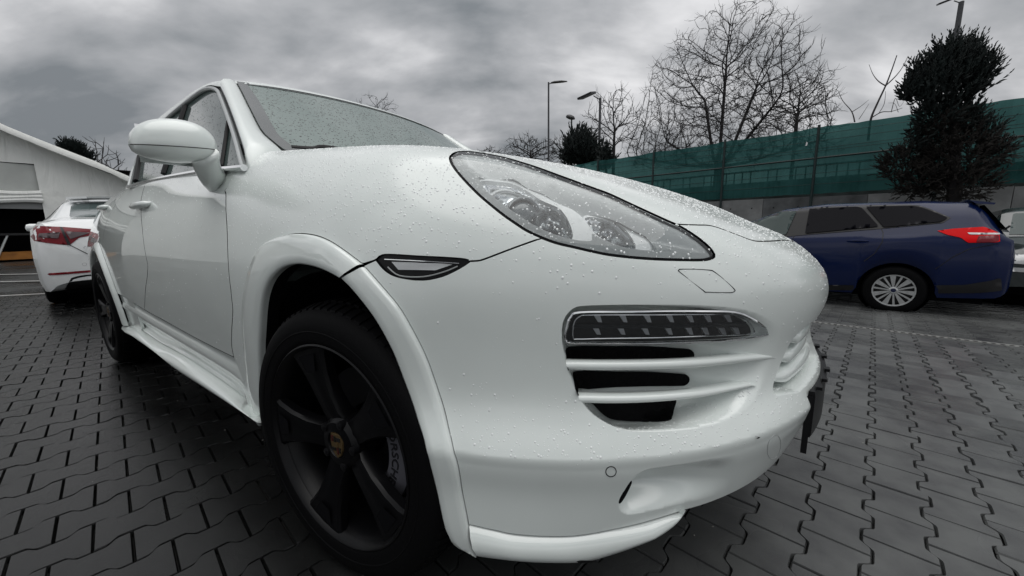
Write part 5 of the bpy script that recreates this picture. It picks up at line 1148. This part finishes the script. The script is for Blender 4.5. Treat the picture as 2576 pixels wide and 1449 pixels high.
# railing seen through the net
RAL = empty('picket_railing', fp(0, 1.3, 0)); RAL['world_space'] = 1; tag(RAL, 'dark picket railing standing behind the green net', 'railing')
for z in (1.9, 2.62): MB().tube([fp(-20, 1.3, z), fp(8, 1.3, z)], .03, 5).obj('rail', M_POST, RAL)
MB().loft([[fp(s_, .75, 1.5), fp(s_, .75, 2.2)] for s_ in np.linspace(-20, 8, 8)]).obj('backlight_blocker', M_CONC2, RAL, smooth=False)  # added board, blocks sky light from behind the lower net
pk = None
for i in range(110):
    s = -20+i*.25
    if (i*7) % 11 in (0, 1, 2): continue
    q = fp(s, 1.3, 0)-np.array(RAL.location)
    if pk is None: pk = MB().box((-.018, -.012, 1.5), (.018, .012, 2.6)).obj('picket', M_POST, RAL, smooth=False); pk.location = Vector(q)
    else: o = pk.copy(); COL.objects.link(o); o.location = Vector(q)
BNK = [[fp(s, n, z) for n, z in ((.19, 1.55), (2.5, 1.75), (12, 1.9), (60, 2.0), (300, 2.0))] for s in np.linspace(-160, 60, 12)]
tag(MB().loft(BNK).obj('bank', pbr('bank_grass', (.03, .035, .02), rough=.9, noise=.4, nscale=3)), kind='structure')
# ================================================================== trees
M_BARK = pbr('bare_bark', (.022, .020, .021), rough=.9)
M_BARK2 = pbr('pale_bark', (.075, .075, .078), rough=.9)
M_FIR = pbr('dark_needles', (.007, .013, .012), rough=.8, noise=.5, nscale=4)
M_FIR2 = pbr('brown_needles', (.014, .012, .010), rough=.85, noise=.5, nscale=4)
def colonize(seeds, attr, step, dk, iters=90, trop=.12, seed=1):
    """grow a branch graph into a cloud of points"""
    rs = np.random.RandomState(seed); P = []; par = []
    for ln in seeds:
        prev = ln[0]
        for q in ln[1]: P.append(np.array(q, float)); par.append(prev); prev = len(P)-1
    A = np.array(attr); nd = np.full(len(A), 1e9); ni = np.zeros(len(A), int)
    def upd(i0):
        for i in range(i0, len(P)):
            d = np.linalg.norm(A-P[i], axis=1); m = d < nd; nd[m] = d[m]; ni[m] = i
    upd(0); kids = {}
    for _ in range(iters):
        if not len(A): break
        i0 = len(P); new = {}
        for i in np.unique(ni):
            v = A[ni == i]-P[i]; v = v/np.linalg.norm(v, axis=1, keepdims=True); pd = P[i]-P[par[i]] if par[i] >= 0 else np.zeros(3); d = v.mean(0)+.55*pd/(np.linalg.norm(pd)+1e-9)+rs.normal(0, .06, 3); d[2] += trop; L = np.linalg.norm(d)
            if L < .15: d = v[0]; L = 1
            if kids.get(i, 0) >= 3: continue
            kids[i] = kids.get(i, 0)+1; P.append(P[i]+d/L*step); par.append(i)
        if len(P) == i0: break
        upd(i0); k = nd > dk; A = A[k]; nd = nd[k]; ni = ni[k]
    return np.array(P), np.array(par)
def bare_tree(name, base, seeds, attr, step, dk, rtip, lab, mat=None, group=None, trop=.12, seed=1, ex=2.4, thick=.09, twigs=1):
    P, par = colonize(seeds, attr, step, dk, trop=trop, seed=seed); n = len(P); w = np.zeros(n); ch = np.zeros(n, int)
    for i in range(n):
        if par[i] >= 0: ch[par[i]] += 1
    for i in range(n-1, -1, -1):
        if ch[i] == 0: w[i] = 1
        if par[i] >= 0: w[par[i]] += w[i]
    r = rtip*np.maximum(w, 1)**(1/ex)
    T = empty(name, base); T['world_space'] = 1; tag(T, lab, 'tree', group); rs = np.random.RandomState(seed+50); A, B, RA, RB = [], [], [], []
    for i in range(n):
        if par[i] < 0: continue
        A.append(P[par[i]]); B.append(P[i]); RA.append(min(r[par[i]], r[i]*1.35)); RB.append(r[i])
        if w[i] > 14: continue
        d0 = P[i]-P[par[i]]; d0 = d0/np.linalg.norm(d0)
        for _ in range(twigs if ch[i] else twigs+1):
            if rs.rand() < .15: continue
            v = d0*.75+rs.normal(0, .55, 3); v /= np.linalg.norm(v); l = step*(.7+1.3*rs.rand()); q1 = P[i]+v*l*.5; v2 = v+np.array((0, 0, .45)); v2 /= np.linalg.norm(v2); q2 = q1+v2*l*.6
            A += [P[i], q1]; B += [q1, q2]; RA += [rtip*.8, rtip*.65]; RB += [rtip*.65, rtip*.35]
    A, B, RA, RB = map(np.array, (A, B, RA, RB)); big = RB > thick
    for nm, m, k in (('trunk', big, 7), ('crown', ~big, 3)):
        if not m.any(): continue
        a, b = A[m], B[m]; d = b-a; d /= np.linalg.norm(d, axis=1, keepdims=True)+1e-12; x = np.cross(d, (.31, .23, .92)); x /= np.linalg.norm(x, axis=1, keepdims=True)+1e-9; y = np.cross(d, x); c = len(a); V = np.empty((c, 2*k, 3))
        for j in range(k):
            o = math.cos(2*math.pi*j/k)*x+math.sin(2*math.pi*j/k)*y; V[:, j] = a+o*RA[m][:, None]; V[:, k+j] = b+o*RB[m][:, None]
        Fc = np.concatenate([np.stack([np.arange(c)*2*k+j, np.arange(c)*2*k+(j+1) % k, np.arange(c)*2*k+k+(j+1) % k, np.arange(c)*2*k+k+j], 1) for j in range(k)])
        mk(nm, V.reshape(-1, 3), Fc, mat or M_BARK, T, True)
    return T
def dome(n, c, rad, zlo, seed, shell=.35, pw=.6):
    rs = np.random.RandomState(seed); out = []
    while len(out) < n:
        v = rs.normal(size=3); v /= np.linalg.norm(v); r = (shell+(1-shell)*rs.rand())**pw; p = v*r*np.array(rad)
        if p[2] > zlo: out.append(np.array(c)+p)
    return out
bx, by = -2.05, 20.0
seeds = [(-1, [(bx, by, z) for z in (1.6, 2.3, 3.0, 3.6)])]
k0 = 3
for dx, dy, h, sp_ in ((-.35, .1, 3.2, .30), (.02, -.1, 4.2, .04), (.55, .15, 3.4, .45), (-1.0, .3, 1.6, 1.1), (.75, -.4, 2.2, 1.0), (-1.6, -.3, .8, 1.7), (1.4, .2, .8, 1.6)):
    m = 7; seeds.append((k0, [(bx+dx*.5+(dx+sp_*np.sign(dx))*t*1.0, by+dy*(1+2*t), 3.6+h*t) for t in np.linspace(.15, 1, m)]))
att = dome(3300, (bx, by, 4.3), (4.45, 3.4, 6.3), -.5, 3, .12, .55)+dome(350, (bx+.1, by, 4.2), (4.9, 3.0, 2.4), -.6, 4, .4)
bare_tree('bare_tree', (bx, by, 1.6), seeds, att, .21, .24, .0095, 'large bare broad-crowned tree rising behind the green fence', trop=.10, seed=5, twigs=2)
def simple_tree(name, u, vtop, vbase, Y, wpx, lab, n=500, step=.3, dk=.36, rtip=.016, mat=None, seed=2, ax='y', lean=0, skirt=-.35, group=None, trop=.15, thick=.08):
    top = at(u, vtop, ax, Y); b = at(u, vbase, ax, Y); h = top[2]-b[2]; e = at(u+wpx/2, (vtop+vbase)/2, ax, Y); f = at(u, (vtop+vbase)/2, ax, Y); rw = np.linalg.norm(e-f)
    c = b*1.0; c[2] = b[2]+h*.52
    att = dome(n, c, (rw, rw, h*.48) if ax == 'y' else (rw, rw, h*.48), skirt*h, seed, .1, .6)
    g0 = 1.7 if ax == 'y' else 0.0; g0 = min(g0, b[2]-.5)
    sd = [(-1, [(b[0]+lean*t, b[1], g0+(b[2]+h*.45-g0)*t) for t in np.linspace(0, 1, max(8, int((b[2]+h*.45-g0)/(step*1.2))))])]
    return bare_tree(name, (b[0], b[1], g0), sd, att, step, dk, rtip, lab, mat, group, trop=trop, seed=seed, thick=thick)
simple_tree('bare_tree', 1543, 222, 415, 26, 150, 'slim bare tree beside the floodlight post behind the hood', 420, .3, .36, .016, seed=3, trop=.3)
simple_tree('bare_tree', 2000, 190, 350, 27, 210, 'dense twiggy tree behind the right side of the large bare tree', 900, .28, .34, .014, seed=8)
simple_tree('bare_tree', 1335, 338, 430, 34, 130, 'low round bare tree behind the tallest thin lamp post', 420, .28, .34, .022, seed=9)
simple_tree('bare_tree', 1420, 338, 430, 36, 95, 'small bare tree between the thin lamp posts', 320, .28, .34, .022, seed=10)
simple_tree('bare_tree', 955, 240, 330, 40, 80, 'bare twigs of a far tree above the windscreen', 140, .42, .55, .026, seed=11, trop=.35)
simple_tree('bare_tree', 1232, 368, 420, 44, 60, 'tiny far tree beside the end of the windscreen', 200, .3, .4, .03, seed=12)
simple_tree('bare_tree', 283, 362, 560, -42, 130, 'grey bare tree far behind the sloping tent roof', 700, .42, .55, .03, M_BARK2, seed=13, ax='x', trop=.3)
simple_tree('bare_tree', 325, 400, 560, -46, 60, 'small hazy bare tree beside the SUV rear window', 220, .45, .6, .03, M_BARK2, seed=14, ax='x', trop=.25)
simple_tree('bare_tree', 232, 395, 560, -44, 50, 'thin far tree between the dark evergreen and the grey bare tree', 200, .42, .55, .022, M_BARK2, seed=15, ax='x', trop=.25)
# sapling shoots over the fence
SAP = empty('sapling', at(2180, 420, 'y', 16)); SAP['world_space'] = 1; tag(SAP, 'young leafless sapling with long thin shoots left of the conifer', 'tree')
def shoot(name, pts, r, yy):
    P = [at(u, v, 'y', yy+.25*i) for i, (u, v) in enumerate(tr('d3', pts))]; MB().tube(crom(P, 4), list(np.linspace(r, r*.35, (len(P)-1)*4+1)), 4).obj(name, M_BARK, SAP)
shoot('stem', [(395, 1000), (415, 850), (460, 740), (520, 612), (560, 510), (600, 395)], .035, 15.6)
for p, r in (([(520, 612), (590, 545), (640, 480), (680, 400)], .022), ([(520, 612), (470, 580), (430, 530), (402, 460)], .020), ([(300, 870), (278, 795), (215, 720), (185, 655)], .022), ([(280, 798), (340, 760), (400, 712)], .013), ([(420, 840), (490, 800), (560, 795), (640, 770)], .018), ([(330, 850), (370, 790), (402, 740)], .012), ([(470, 810), (510, 740), (520, 650)], .012), ([(560, 800), (590, 700), (620, 760), (665, 700)], .010), ([(610, 800), (585, 740), (540, 735)], .009)): shoot('branch', p, r, 15.8)
def needles(mb, ell, n, L, seed, up=.7):
    """feathery sprays set over an ellipsoid"""
    rs = np.random.RandomState(seed); c0, rad = np.array(ell[0]), np.array(ell[1]); m = max(4, n//4); nk = 9; nrm = lambda q: q/np.linalg.norm(q, axis=-1, keepdims=True)
    v = nrm(rs.normal(size=(m, 3))); p = c0+v*rad*(.30+.70*rs.rand(m, 1)**.45); ax = nrm(v*(1-up)+np.array((0, 0, up))+rs.normal(0, .16, (m, 3))); SL = L*(1.6+1.6*rs.rand(m, 1, 1))
    t = np.linspace(0, 1, nk)[None, :, None]; d = nrm(ax[:, None]+rs.normal(0, 1, (m, nk, 3))*.5*(1-.6*t)); b = p[:, None]+ax[:, None]*SL*t; l = L*(.8+.6*rs.rand(m, nk, 1))*(1-.45*t); w = l*.17
    x = nrm(np.cross(d, (.3, .9, .1))); y = np.cross(d, x); q = b+d*l*.45
    V = np.stack([b, q+x*w, q-x*.5*w+y*.87*w, q-x*.5*w-y*.87*w, b+d*l], 2).reshape(-1, 3); k0 = len(mb.V)
    mb.V += list(map(tuple, V)); bs = k0+5*np.arange(m*nk)[:, None, None]
    mb.F += list(map(tuple, (bs+np.array([(0, 1, 2), (0, 2, 3), (0, 3, 1), (4, 2, 1), (4, 3, 2), (4, 1, 3)])[None]).reshape(-1, 3)))
def px_ell(c, crop, cx, cy, rx, ry, Y, ax='y'):
    (u, v), (u1, v1), (u2, v2) = tr(crop, [(cx, cy), (cx+rx, cy), (cx, cy+ry)]); a = at(u, v, ax, Y); return a, np.linalg.norm(at(u1, v1, ax, Y)-a), np.linalg.norm(at(u2, v2, ax, Y)-a)
CY = 10.9; CON = empty('conifer', at(2395, 640, 'y', CY)); CON['world_space'] = 1; tag(CON, 'shaggy dark conifer with a bulging top in front of the green fence', 'tree')
mb, mb2 = MB(), MB()
for cx, cy, rx, ry, n, m in ((960, 620, 250, 200, 1500, 0), (1010, 500, 190, 150, 800, 0), (1180, 580, 95, 120, 420, 0), (760, 640, 95, 110, 380, 0), (1000, 390, 55, 60, 160, 0), (880, 440, 60, 70, 160, 0), (1110, 430, 60, 60, 160, 0), (1235, 500, 40, 60, 110, 0), (745, 530, 40, 60, 100, 0), (680, 690, 45, 45, 100, 0), (900, 840, 150, 110, 560, 0),
                             (930, 950, 140, 130, 600, 1), (1040, 1130, 270, 190, 1700, 1), (640, 1190, 130, 120, 520, 1), (730, 1060, 60, 90, 200, 0), (540, 1200, 40, 50, 90, 1), (1130, 900, 75, 60, 200, 0), (1230, 960, 45, 55, 130, 0), (1320, 1080, 70, 60, 240, 1), (1000, 1320, 300, 110, 900, 1), (760, 1300, 160, 100, 500, 1), (1110, 810, 50, 60, 120, 0)):
    a, ex, ez = px_ell(None, 'd3', cx, cy, rx, ry, CY); needles(mb2 if m else mb, (a, (ex, ex*.9, ez)), n, .10 if m else .12, int(cx+cy), .75 if cy < 700 else .45)
MB().tube([at(2400, v, 'y', CY) for v in (660, 560, 460, 330, 250)], [.14, .13, .11, .08, .04], 8).obj('trunk', M_BARK, CON)
mb.obj('crown', M_FIR, CON, smooth=False); mb2.obj('lower_crown', M_FIR2, CON, smooth=False)
def evergreen(name, lab, specs, Y, ax, L, mat, seed, base):
    T = empty(name, at(*base, ax, Y)); T['world_space'] = 1; tag(T, lab, 'tree'); mb = MB(); us = []
    for i, (u, v, ru, rv, n) in enumerate(specs):
        a = at(u, v, ax, Y); ex = np.linalg.norm(at(u+ru, v, ax, Y)-a); ez = np.linalg.norm(at(u, v+rv, ax, Y)-a); needles(mb, (a, (ex, ex, ez)), n, L, seed+i, .7)
    _b = at(base[0], base[1], ax, Y); _b[2] = 1.7 if ax == 'y' else 0.0; T.location = Vector(_b)
    MB().tube([_b, at(specs[0][0], specs[0][1], ax, Y)], [.12, .05], 6).obj('trunk', M_BARK, T); mb.obj('crown', mat, T, smooth=False)
evergreen('evergreen_tree', 'dark cypress-like evergreen standing left of the fence end', ((1462, 395, 30, 28, 700), (1455, 372, 20, 20, 350), (1482, 402, 22, 20, 300), (1440, 405, 20, 18, 300), (1450, 355, 9, 10, 90), (1475, 375, 12, 14, 130)), 21, 'y', .35, M_FIR, 20, (1462, 470))
evergreen('evergreen_tree', 'narrow dark evergreen at the left end of the green fence', ((1525, 398, 9, 18, 160), (1524, 420, 13, 12, 140), (1534, 412, 7, 7, 70)), 19, 'y', .25, M_FIR, 40, (1526, 480))
evergreen('evergreen_tree', 'dark round-topped evergreen showing over the tent roof', ((188, 392, 18, 10, 900), (182, 382, 11, 6, 350), (203, 399, 14, 8, 500), (222, 410, 8, 5, 240), (168, 392, 8, 5, 200)), -40, 'x', .28, M_FIR, 60, (190, 560))
# ================================================================== lamp posts
M_STEEL = pbr('lamp_steel', (.07, .072, .078), rough=.5, metal=.3)
M_LHEAD = pbr('lamp_head', (.02, .02, .024), rough=.45)
def lamp_post(lab, top_uv, base_v, Y, r, head, dirx, k=None):
    t = at(*top_uv, 'y', Y); b = at(top_uv[0]-2, base_v, 'y', Y); b[0], b[1] = t[0], t[1]; b[2] = min(b[2], 1.5)
    L = empty('street_lamp', b); L['world_space'] = 1; tag(L, lab, 'lamp post', 'lamp posts around the car park')
    MB().tube([b, (b+t)/2, t], [r*1.4, r*1.15, r], 8).obj('pole', M_STEEL, L)
    k = k or r/.06
    if head == 'led':
        MB().tube([t-np.array((0, 0, .12*k)), t+np.array((dirx*.3*k, 0, -.1*k))], .03*k, 6).obj('arm', M_STEEL, L)
        MB().loft([[(t[0]+dirx*k*s, t[1]+w*k*y, t[2]+k*(z+h*y2)) for y, y2 in ((-1, 0), (-.6, 1), (.6, 1), (1, 0), (.6, -.5), (-.6, -.5))] for s, w, z, h in ((.2, .08, -.10, .05), (.5, .15, -.12, .08), (1.1, .17, -.20, .07), (1.45, .08, -.26, .03))], True, True, True).obj('lamp_head', M_LHEAD, L)
    elif head == 'flood':
        MB().tube([t-np.array((0, 0, .1*k)), t+np.array((dirx*.35*k, 0, .16*k))], .03*k, 6).obj('arm', M_STEEL, L)
        c = t+np.array((dirx*.72*k, 0, .24*k)); M_ = MB()
        a = np.array((dirx*.86, 0, -.18)); u = np.array((0, .9, .25)); w = np.cross(a, u)
        V = [c+k*(.42*i*a+.34*j*u+.06*h*w) for h in (-1, 1) for i, j in ((-1, -1), (1, -1), (1, 1), (-1, 1))]
        M_.add(V, [(0, 1, 2, 3), (4, 7, 6, 5), (0, 4, 5, 1), (1, 5, 6, 2), (2, 6, 7, 3), (3, 7, 4, 0)]).obj('floodlight', M_LHEAD, L, smooth=False)
    else:
        MB().loft([[(t[0]+k*(.35*q*math.cos(a_)-.1), t[1]+k*.35*q*math.sin(a_), t[2]+k*z-.10*k*q*math.cos(a_)) for a_ in np.linspace(0, 2*math.pi, 14, False)] for q, z in ((.35, -.12), (.95, -.05), (1.0, .05), (.8, .16), (.3, .22))], True, True, True).obj('lamp_head', M_LHEAD, L)
    return L
lamp_post('tall thin lamp post with a flat head pointing right, tallest by the windscreen', (1380, 207), 420, 34, .085, 'led', 1)
lamp_post('short lamp post with a rounded hood between the two taller ones', (1438, 296), 420, 38, .085, 'hood', -1)
lamp_post('lamp post with a square floodlight tilted to the left by the slim bare tree', (1510, 246), 470, 22, .075, 'flood', -1)
lamp_post('lamp post rising behind the conifer top at the upper right', (2419, 4), 500, 15, .055, 'flood', -1, .42)
# ================================================================== white tent
TX = -20.0; TEN = empty('tent', (TX, -4, 0)); TEN['world_space'] = 1; tag(TEN, 'large white fabric tent with an open dark doorway at the left', 'tent')
def fabric():
    m = pbr('tent_fabric', (.62, .63, .60), rough=.75); nt = m.node_tree; b = nt.nodes['Principled BSDF']; N = nt.nodes.new; L = nt.links.new
    tc = N('ShaderNodeTexCoord'); mp = N('ShaderNodeMapping'); mp.inputs['Rotation'].default_value = (R_(38), 0, 0); mp.inputs['Scale'].default_value = (1, 2.2, .55); L(tc.outputs['Object'], mp.inputs[0])
    n = N('ShaderNodeTexNoise'); n.inputs['Scale'].default_value = 1.5; n.inputs['Detail'].default_value = 5; n.inputs['Distortion'].default_value = .8; L(mp.outputs[0], n.inputs[0])
    bp = N('ShaderNodeBump'); bp.inputs['Strength'].default_value = .6; bp.inputs['Distance'].default_value = .10; L(n.outputs[0], bp.inputs['Height']); L(bp.outputs[0], b.inputs['Normal'])
    n2 = N('ShaderNodeTexNoise'); n2.inputs['Scale'].default_value = .9; L(tc.outputs['Object'], n2.inputs[0]); r = N('ShaderNodeValToRGB'); r.color_ramp.elements[0].position = .3; r.color_ramp.elements[0].color = (.80, .82, .79, 1); r.color_ramp.elements[1].position = .7; r.color_ramp.elements[1].color = (.90, .91, .88, 1); L(n2.outputs[0], r.inputs[0]); L(r.outputs[0], b.inputs[0]); return m
M_TENT = fabric()
PK = (-4.6, 6.26); EV = (4.0, 2.06); EL = (-13.2, 2.06)           # ridge and eaves (y, z) of the gable
rt = random.Random(3)
def roofz(y): return PK[1]+(EV[1]-PK[1])*(y-PK[0])/(EV[0]-PK[0]) if y > PK[0] else PK[1]+(EL[1]-PK[1])*(y-PK[0])/(EL[0]-PK[0])
for y0, y1 in ((PK[0], EV[0]), (PK[0], EL[0])):
    rows = []
    for i in range(25):
        y = y0+(y1-y0)*i/24; rows.append([(TX+.45-x, y, roofz(y)+.12-.02*math.sin(x*2+i)+(-.22 if k_ == 0 else 0)+(rt.uniform(-.02, .02) if k_ < 2 else 0)) for k_, x in enumerate((.02, 0, 2, 4, 6, 8))])
    MB().loft(rows).obj('roof', M_TENT, TEN, smooth=True)
OPR = lambda z: .14+.02*z if z > 2 else .10+.02*z                    # right edge of the doorway
G1 = []
for i in range(20):
    t = i/19; rows_z = []
    z0 = 0.0
    G1.append([(TX+.05*math.sin(6*t+3*q), OPR(0)+(EV[0]-.1-OPR(0))*t, (roofz(OPR(0)+(EV[0]-.1-OPR(0))*t)-.02)*q) for q in np.linspace(0, 1, 12)])
MB().loft(G1).obj('gable_wall', M_TENT, TEN, smooth=True)
G2 = [[(TX+.03*math.sin(2*y), y, z0+(roofz(y)-.02-z0)*q) for q in np.linspace(0, 1, 6)] for y in np.linspace(.11, -3.4, 14) for z0 in (3.22,)]
MB().loft(G2).obj('gable_panel', M_TENT, TEN, smooth=True)
G3 = [[(TX-.05, y, 2.28+(3.20-2.28)*q) for q in np.linspace(0, 1, 4)] for y in np.linspace(.12, -3.4, 12)]
MB().loft(G3).obj('window_panel', pbr('tent_window', (.50, .52, .50), rough=.6, noise=.1, nscale=2), TEN, smooth=True)
for k, z in enumerate((2.24, 2.10, 1.98)):
    MB().tube([(TX+.08, y, z+.04*math.sin(3*y+k)) for y in np.linspace(.13, -3.4, 20)], .09, 8).obj('rolled_flap', M_TENT, TEN)
MB().loft([[(TX-.02, y, 1.72), (TX-.02, y, 1.92)] for y in np.linspace(.13, -3.4, 6)]).obj('valance', pbr('grey_valance', (.32, .33, .33), rough=.7), TEN)
MB().loft([[(TX, y, z) for z in (0, 1.5, 3.2, roofz(y)-.05)] for y in np.linspace(-3.4, EL[0], 8)]).obj('gable_wall', M_TENT, TEN)
for y in (EV[0]-.1, EL[0]+.1): MB().loft([[(TX-x, y, z) for z in (0, 1, 2.1)] for x in (0, 3, 6, 8)]).obj('side_wall', M_TENT, TEN)
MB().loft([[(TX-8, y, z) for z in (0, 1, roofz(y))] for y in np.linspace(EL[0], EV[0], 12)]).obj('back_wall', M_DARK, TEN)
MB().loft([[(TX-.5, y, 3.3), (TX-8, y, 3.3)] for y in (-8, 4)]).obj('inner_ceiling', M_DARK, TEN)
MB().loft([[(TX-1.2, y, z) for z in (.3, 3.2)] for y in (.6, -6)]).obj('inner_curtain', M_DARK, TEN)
BEN = empty('workbench', (TX-.3, -.9, 0)); tag(BEN, 'low orange-topped workbench inside the dark tent doorway', 'bench')
MB().box((-.35, -2.2, .05), (.25, .95, .30)).obj('plinth', pbr('orange_board', (.30, .12, .02), rough=.6, noise=.3, nscale=4), BEN, smooth=False)
for y in (-1.2, -.2, .6): MB().tube([(.3, y, .05), (.25, y+.35, .9)], .03, 6).obj('strut', M_SATIN, BEN)
MB().box((-.3, -1.8, .85), (.3, .6, .92)).obj('top', M_TRIM, BEN, smooth=False)
# pale parking lines on the far paving at the left
M_LINE = pbr('worn_white_line', (.30, .30, .29), rough=.7, noise=.3, nscale=12)
for i, (ua, va, ub, vb) in enumerate(((0, 691, 95, 689), (0, 709, 95, 707), (0, 745, 97, 740))):
    a, b = at(ua, va, 'z', 0.0), at(ub, vb, 'z', 0.0); d = b-a; a = a-d*1.5; b = b+d*1.2; n = np.array((-d[1], d[0], 0)); n /= np.linalg.norm(n); w = .05
    MB().add([a+n*w+(0, 0, .005), b+n*w+(0, 0, .005), b-n*w+(0, 0, .005), a-n*w+(0, 0, .005)], [(0, 3, 2, 1)]).obj('parking_line', M_LINE, smooth=False)['kind'] = 'structure'
# ================================================================== rain beads on the bodywork
M_BEAD = pbr('rain_bead_on_paint', (.80, .83, .825), rough=.12, coat=.6, spec=.5)
def beads(o, n, seed, rmin, rmax, steep=1.5, side=.06):
    rs = np.random.RandomState(seed); me = o.data; me.calc_loop_triangles(); flip = -1 if o.name.startswith('side_window') else 1; V = np.array([v.co[:] for v in me.vertices]); T = np.array([t.vertices[:] for t in me.loop_triangles if me.polygons[t.polygon_index].material_index == 0])
    a, b, c = V[T[:, 0]], V[T[:, 1]], V[T[:, 2]]; cr = np.cross(b-a, c-a); A = np.linalg.norm(cr, axis=1); nz = cr/np.maximum(A[:, None], 1e-12); cen = (a+b+c)/3
    w = A*np.maximum(np.clip(nz[:, 2], 0, 1)**steep, side)*(cen[:, 1] < .25)*~((cen[:, 2] < .46) & (cen[:, 0] > .3))*((nz*(CAM_POS-cen)).sum(1) > -.15); pick = rs.choice(len(T), n, p=w/w.sum()); W = []; Fc = []
    for i in pick:
        u, v = rs.rand(2)
        if u+v > 1: u, v = 1-u, 1-v
        p = a[i]+u*(b[i]-a[i])+v*(c[i]-a[i]); N = nz[i]; x = np.cross(N, (.2, .1, 1.)); x /= np.linalg.norm(x)+1e-9; y = np.cross(N, x); r = rmin+(rmax-rmin)*rs.rand()**2.2; k = len(W); h = r*.42; st = 1+rs.rand()*.5*(1-abs(N[2]))
        W += [p+r*(math.cos(q)*x*1.0+math.sin(q)*y*st) for q in np.linspace(0, 2*math.pi, 7, False)]+[p+.62*r*(math.cos(q)*x+math.sin(q)*y*st)+h*.75*N for q in np.linspace(0, 2*math.pi, 7, False)]+[p+h*N]
        Fc += [(k+j, k+(j+1) % 7, k+7+(j+1) % 7, k+7+j) for j in range(7)]+[(k+7+j, k+7+(j+1) % 7, k+14) for j in range(7)]
    tag(mk('rain_beads', W, Fc, M_BEAD, o, True), kind='stuff')
beads(hood_o, 9000, 1, .0009, .0034)
beads(fender_o, 6500, 2, .0007, .0026, 1.2, .06)
beads(bump_o, 3600, 3, .0007, .0026, 1.2, .05)
beads(door_o, 350, 4, .0012, .003, 1.0, .05)

M_BEADW = pbr('window_bead', (.035, .045, .045), rough=.1, spec=.6)  # dark base colour stands in for the dark surroundings the beads refract
_bm = M_BEAD; M_BEAD = M_BEADW
beads(wind_o, 4500, 5, .0013, .0036, 0.0, 1.0)
beads(sidewin_o, 1300, 6, .0012, .0028, 0.0, 1.0)
M_BEAD = _bm

LENS = [o for o in HLM.children if o.name.startswith('lens')]
beads(LENS[0], 500, 8, .0009, .0024, .6, .3)
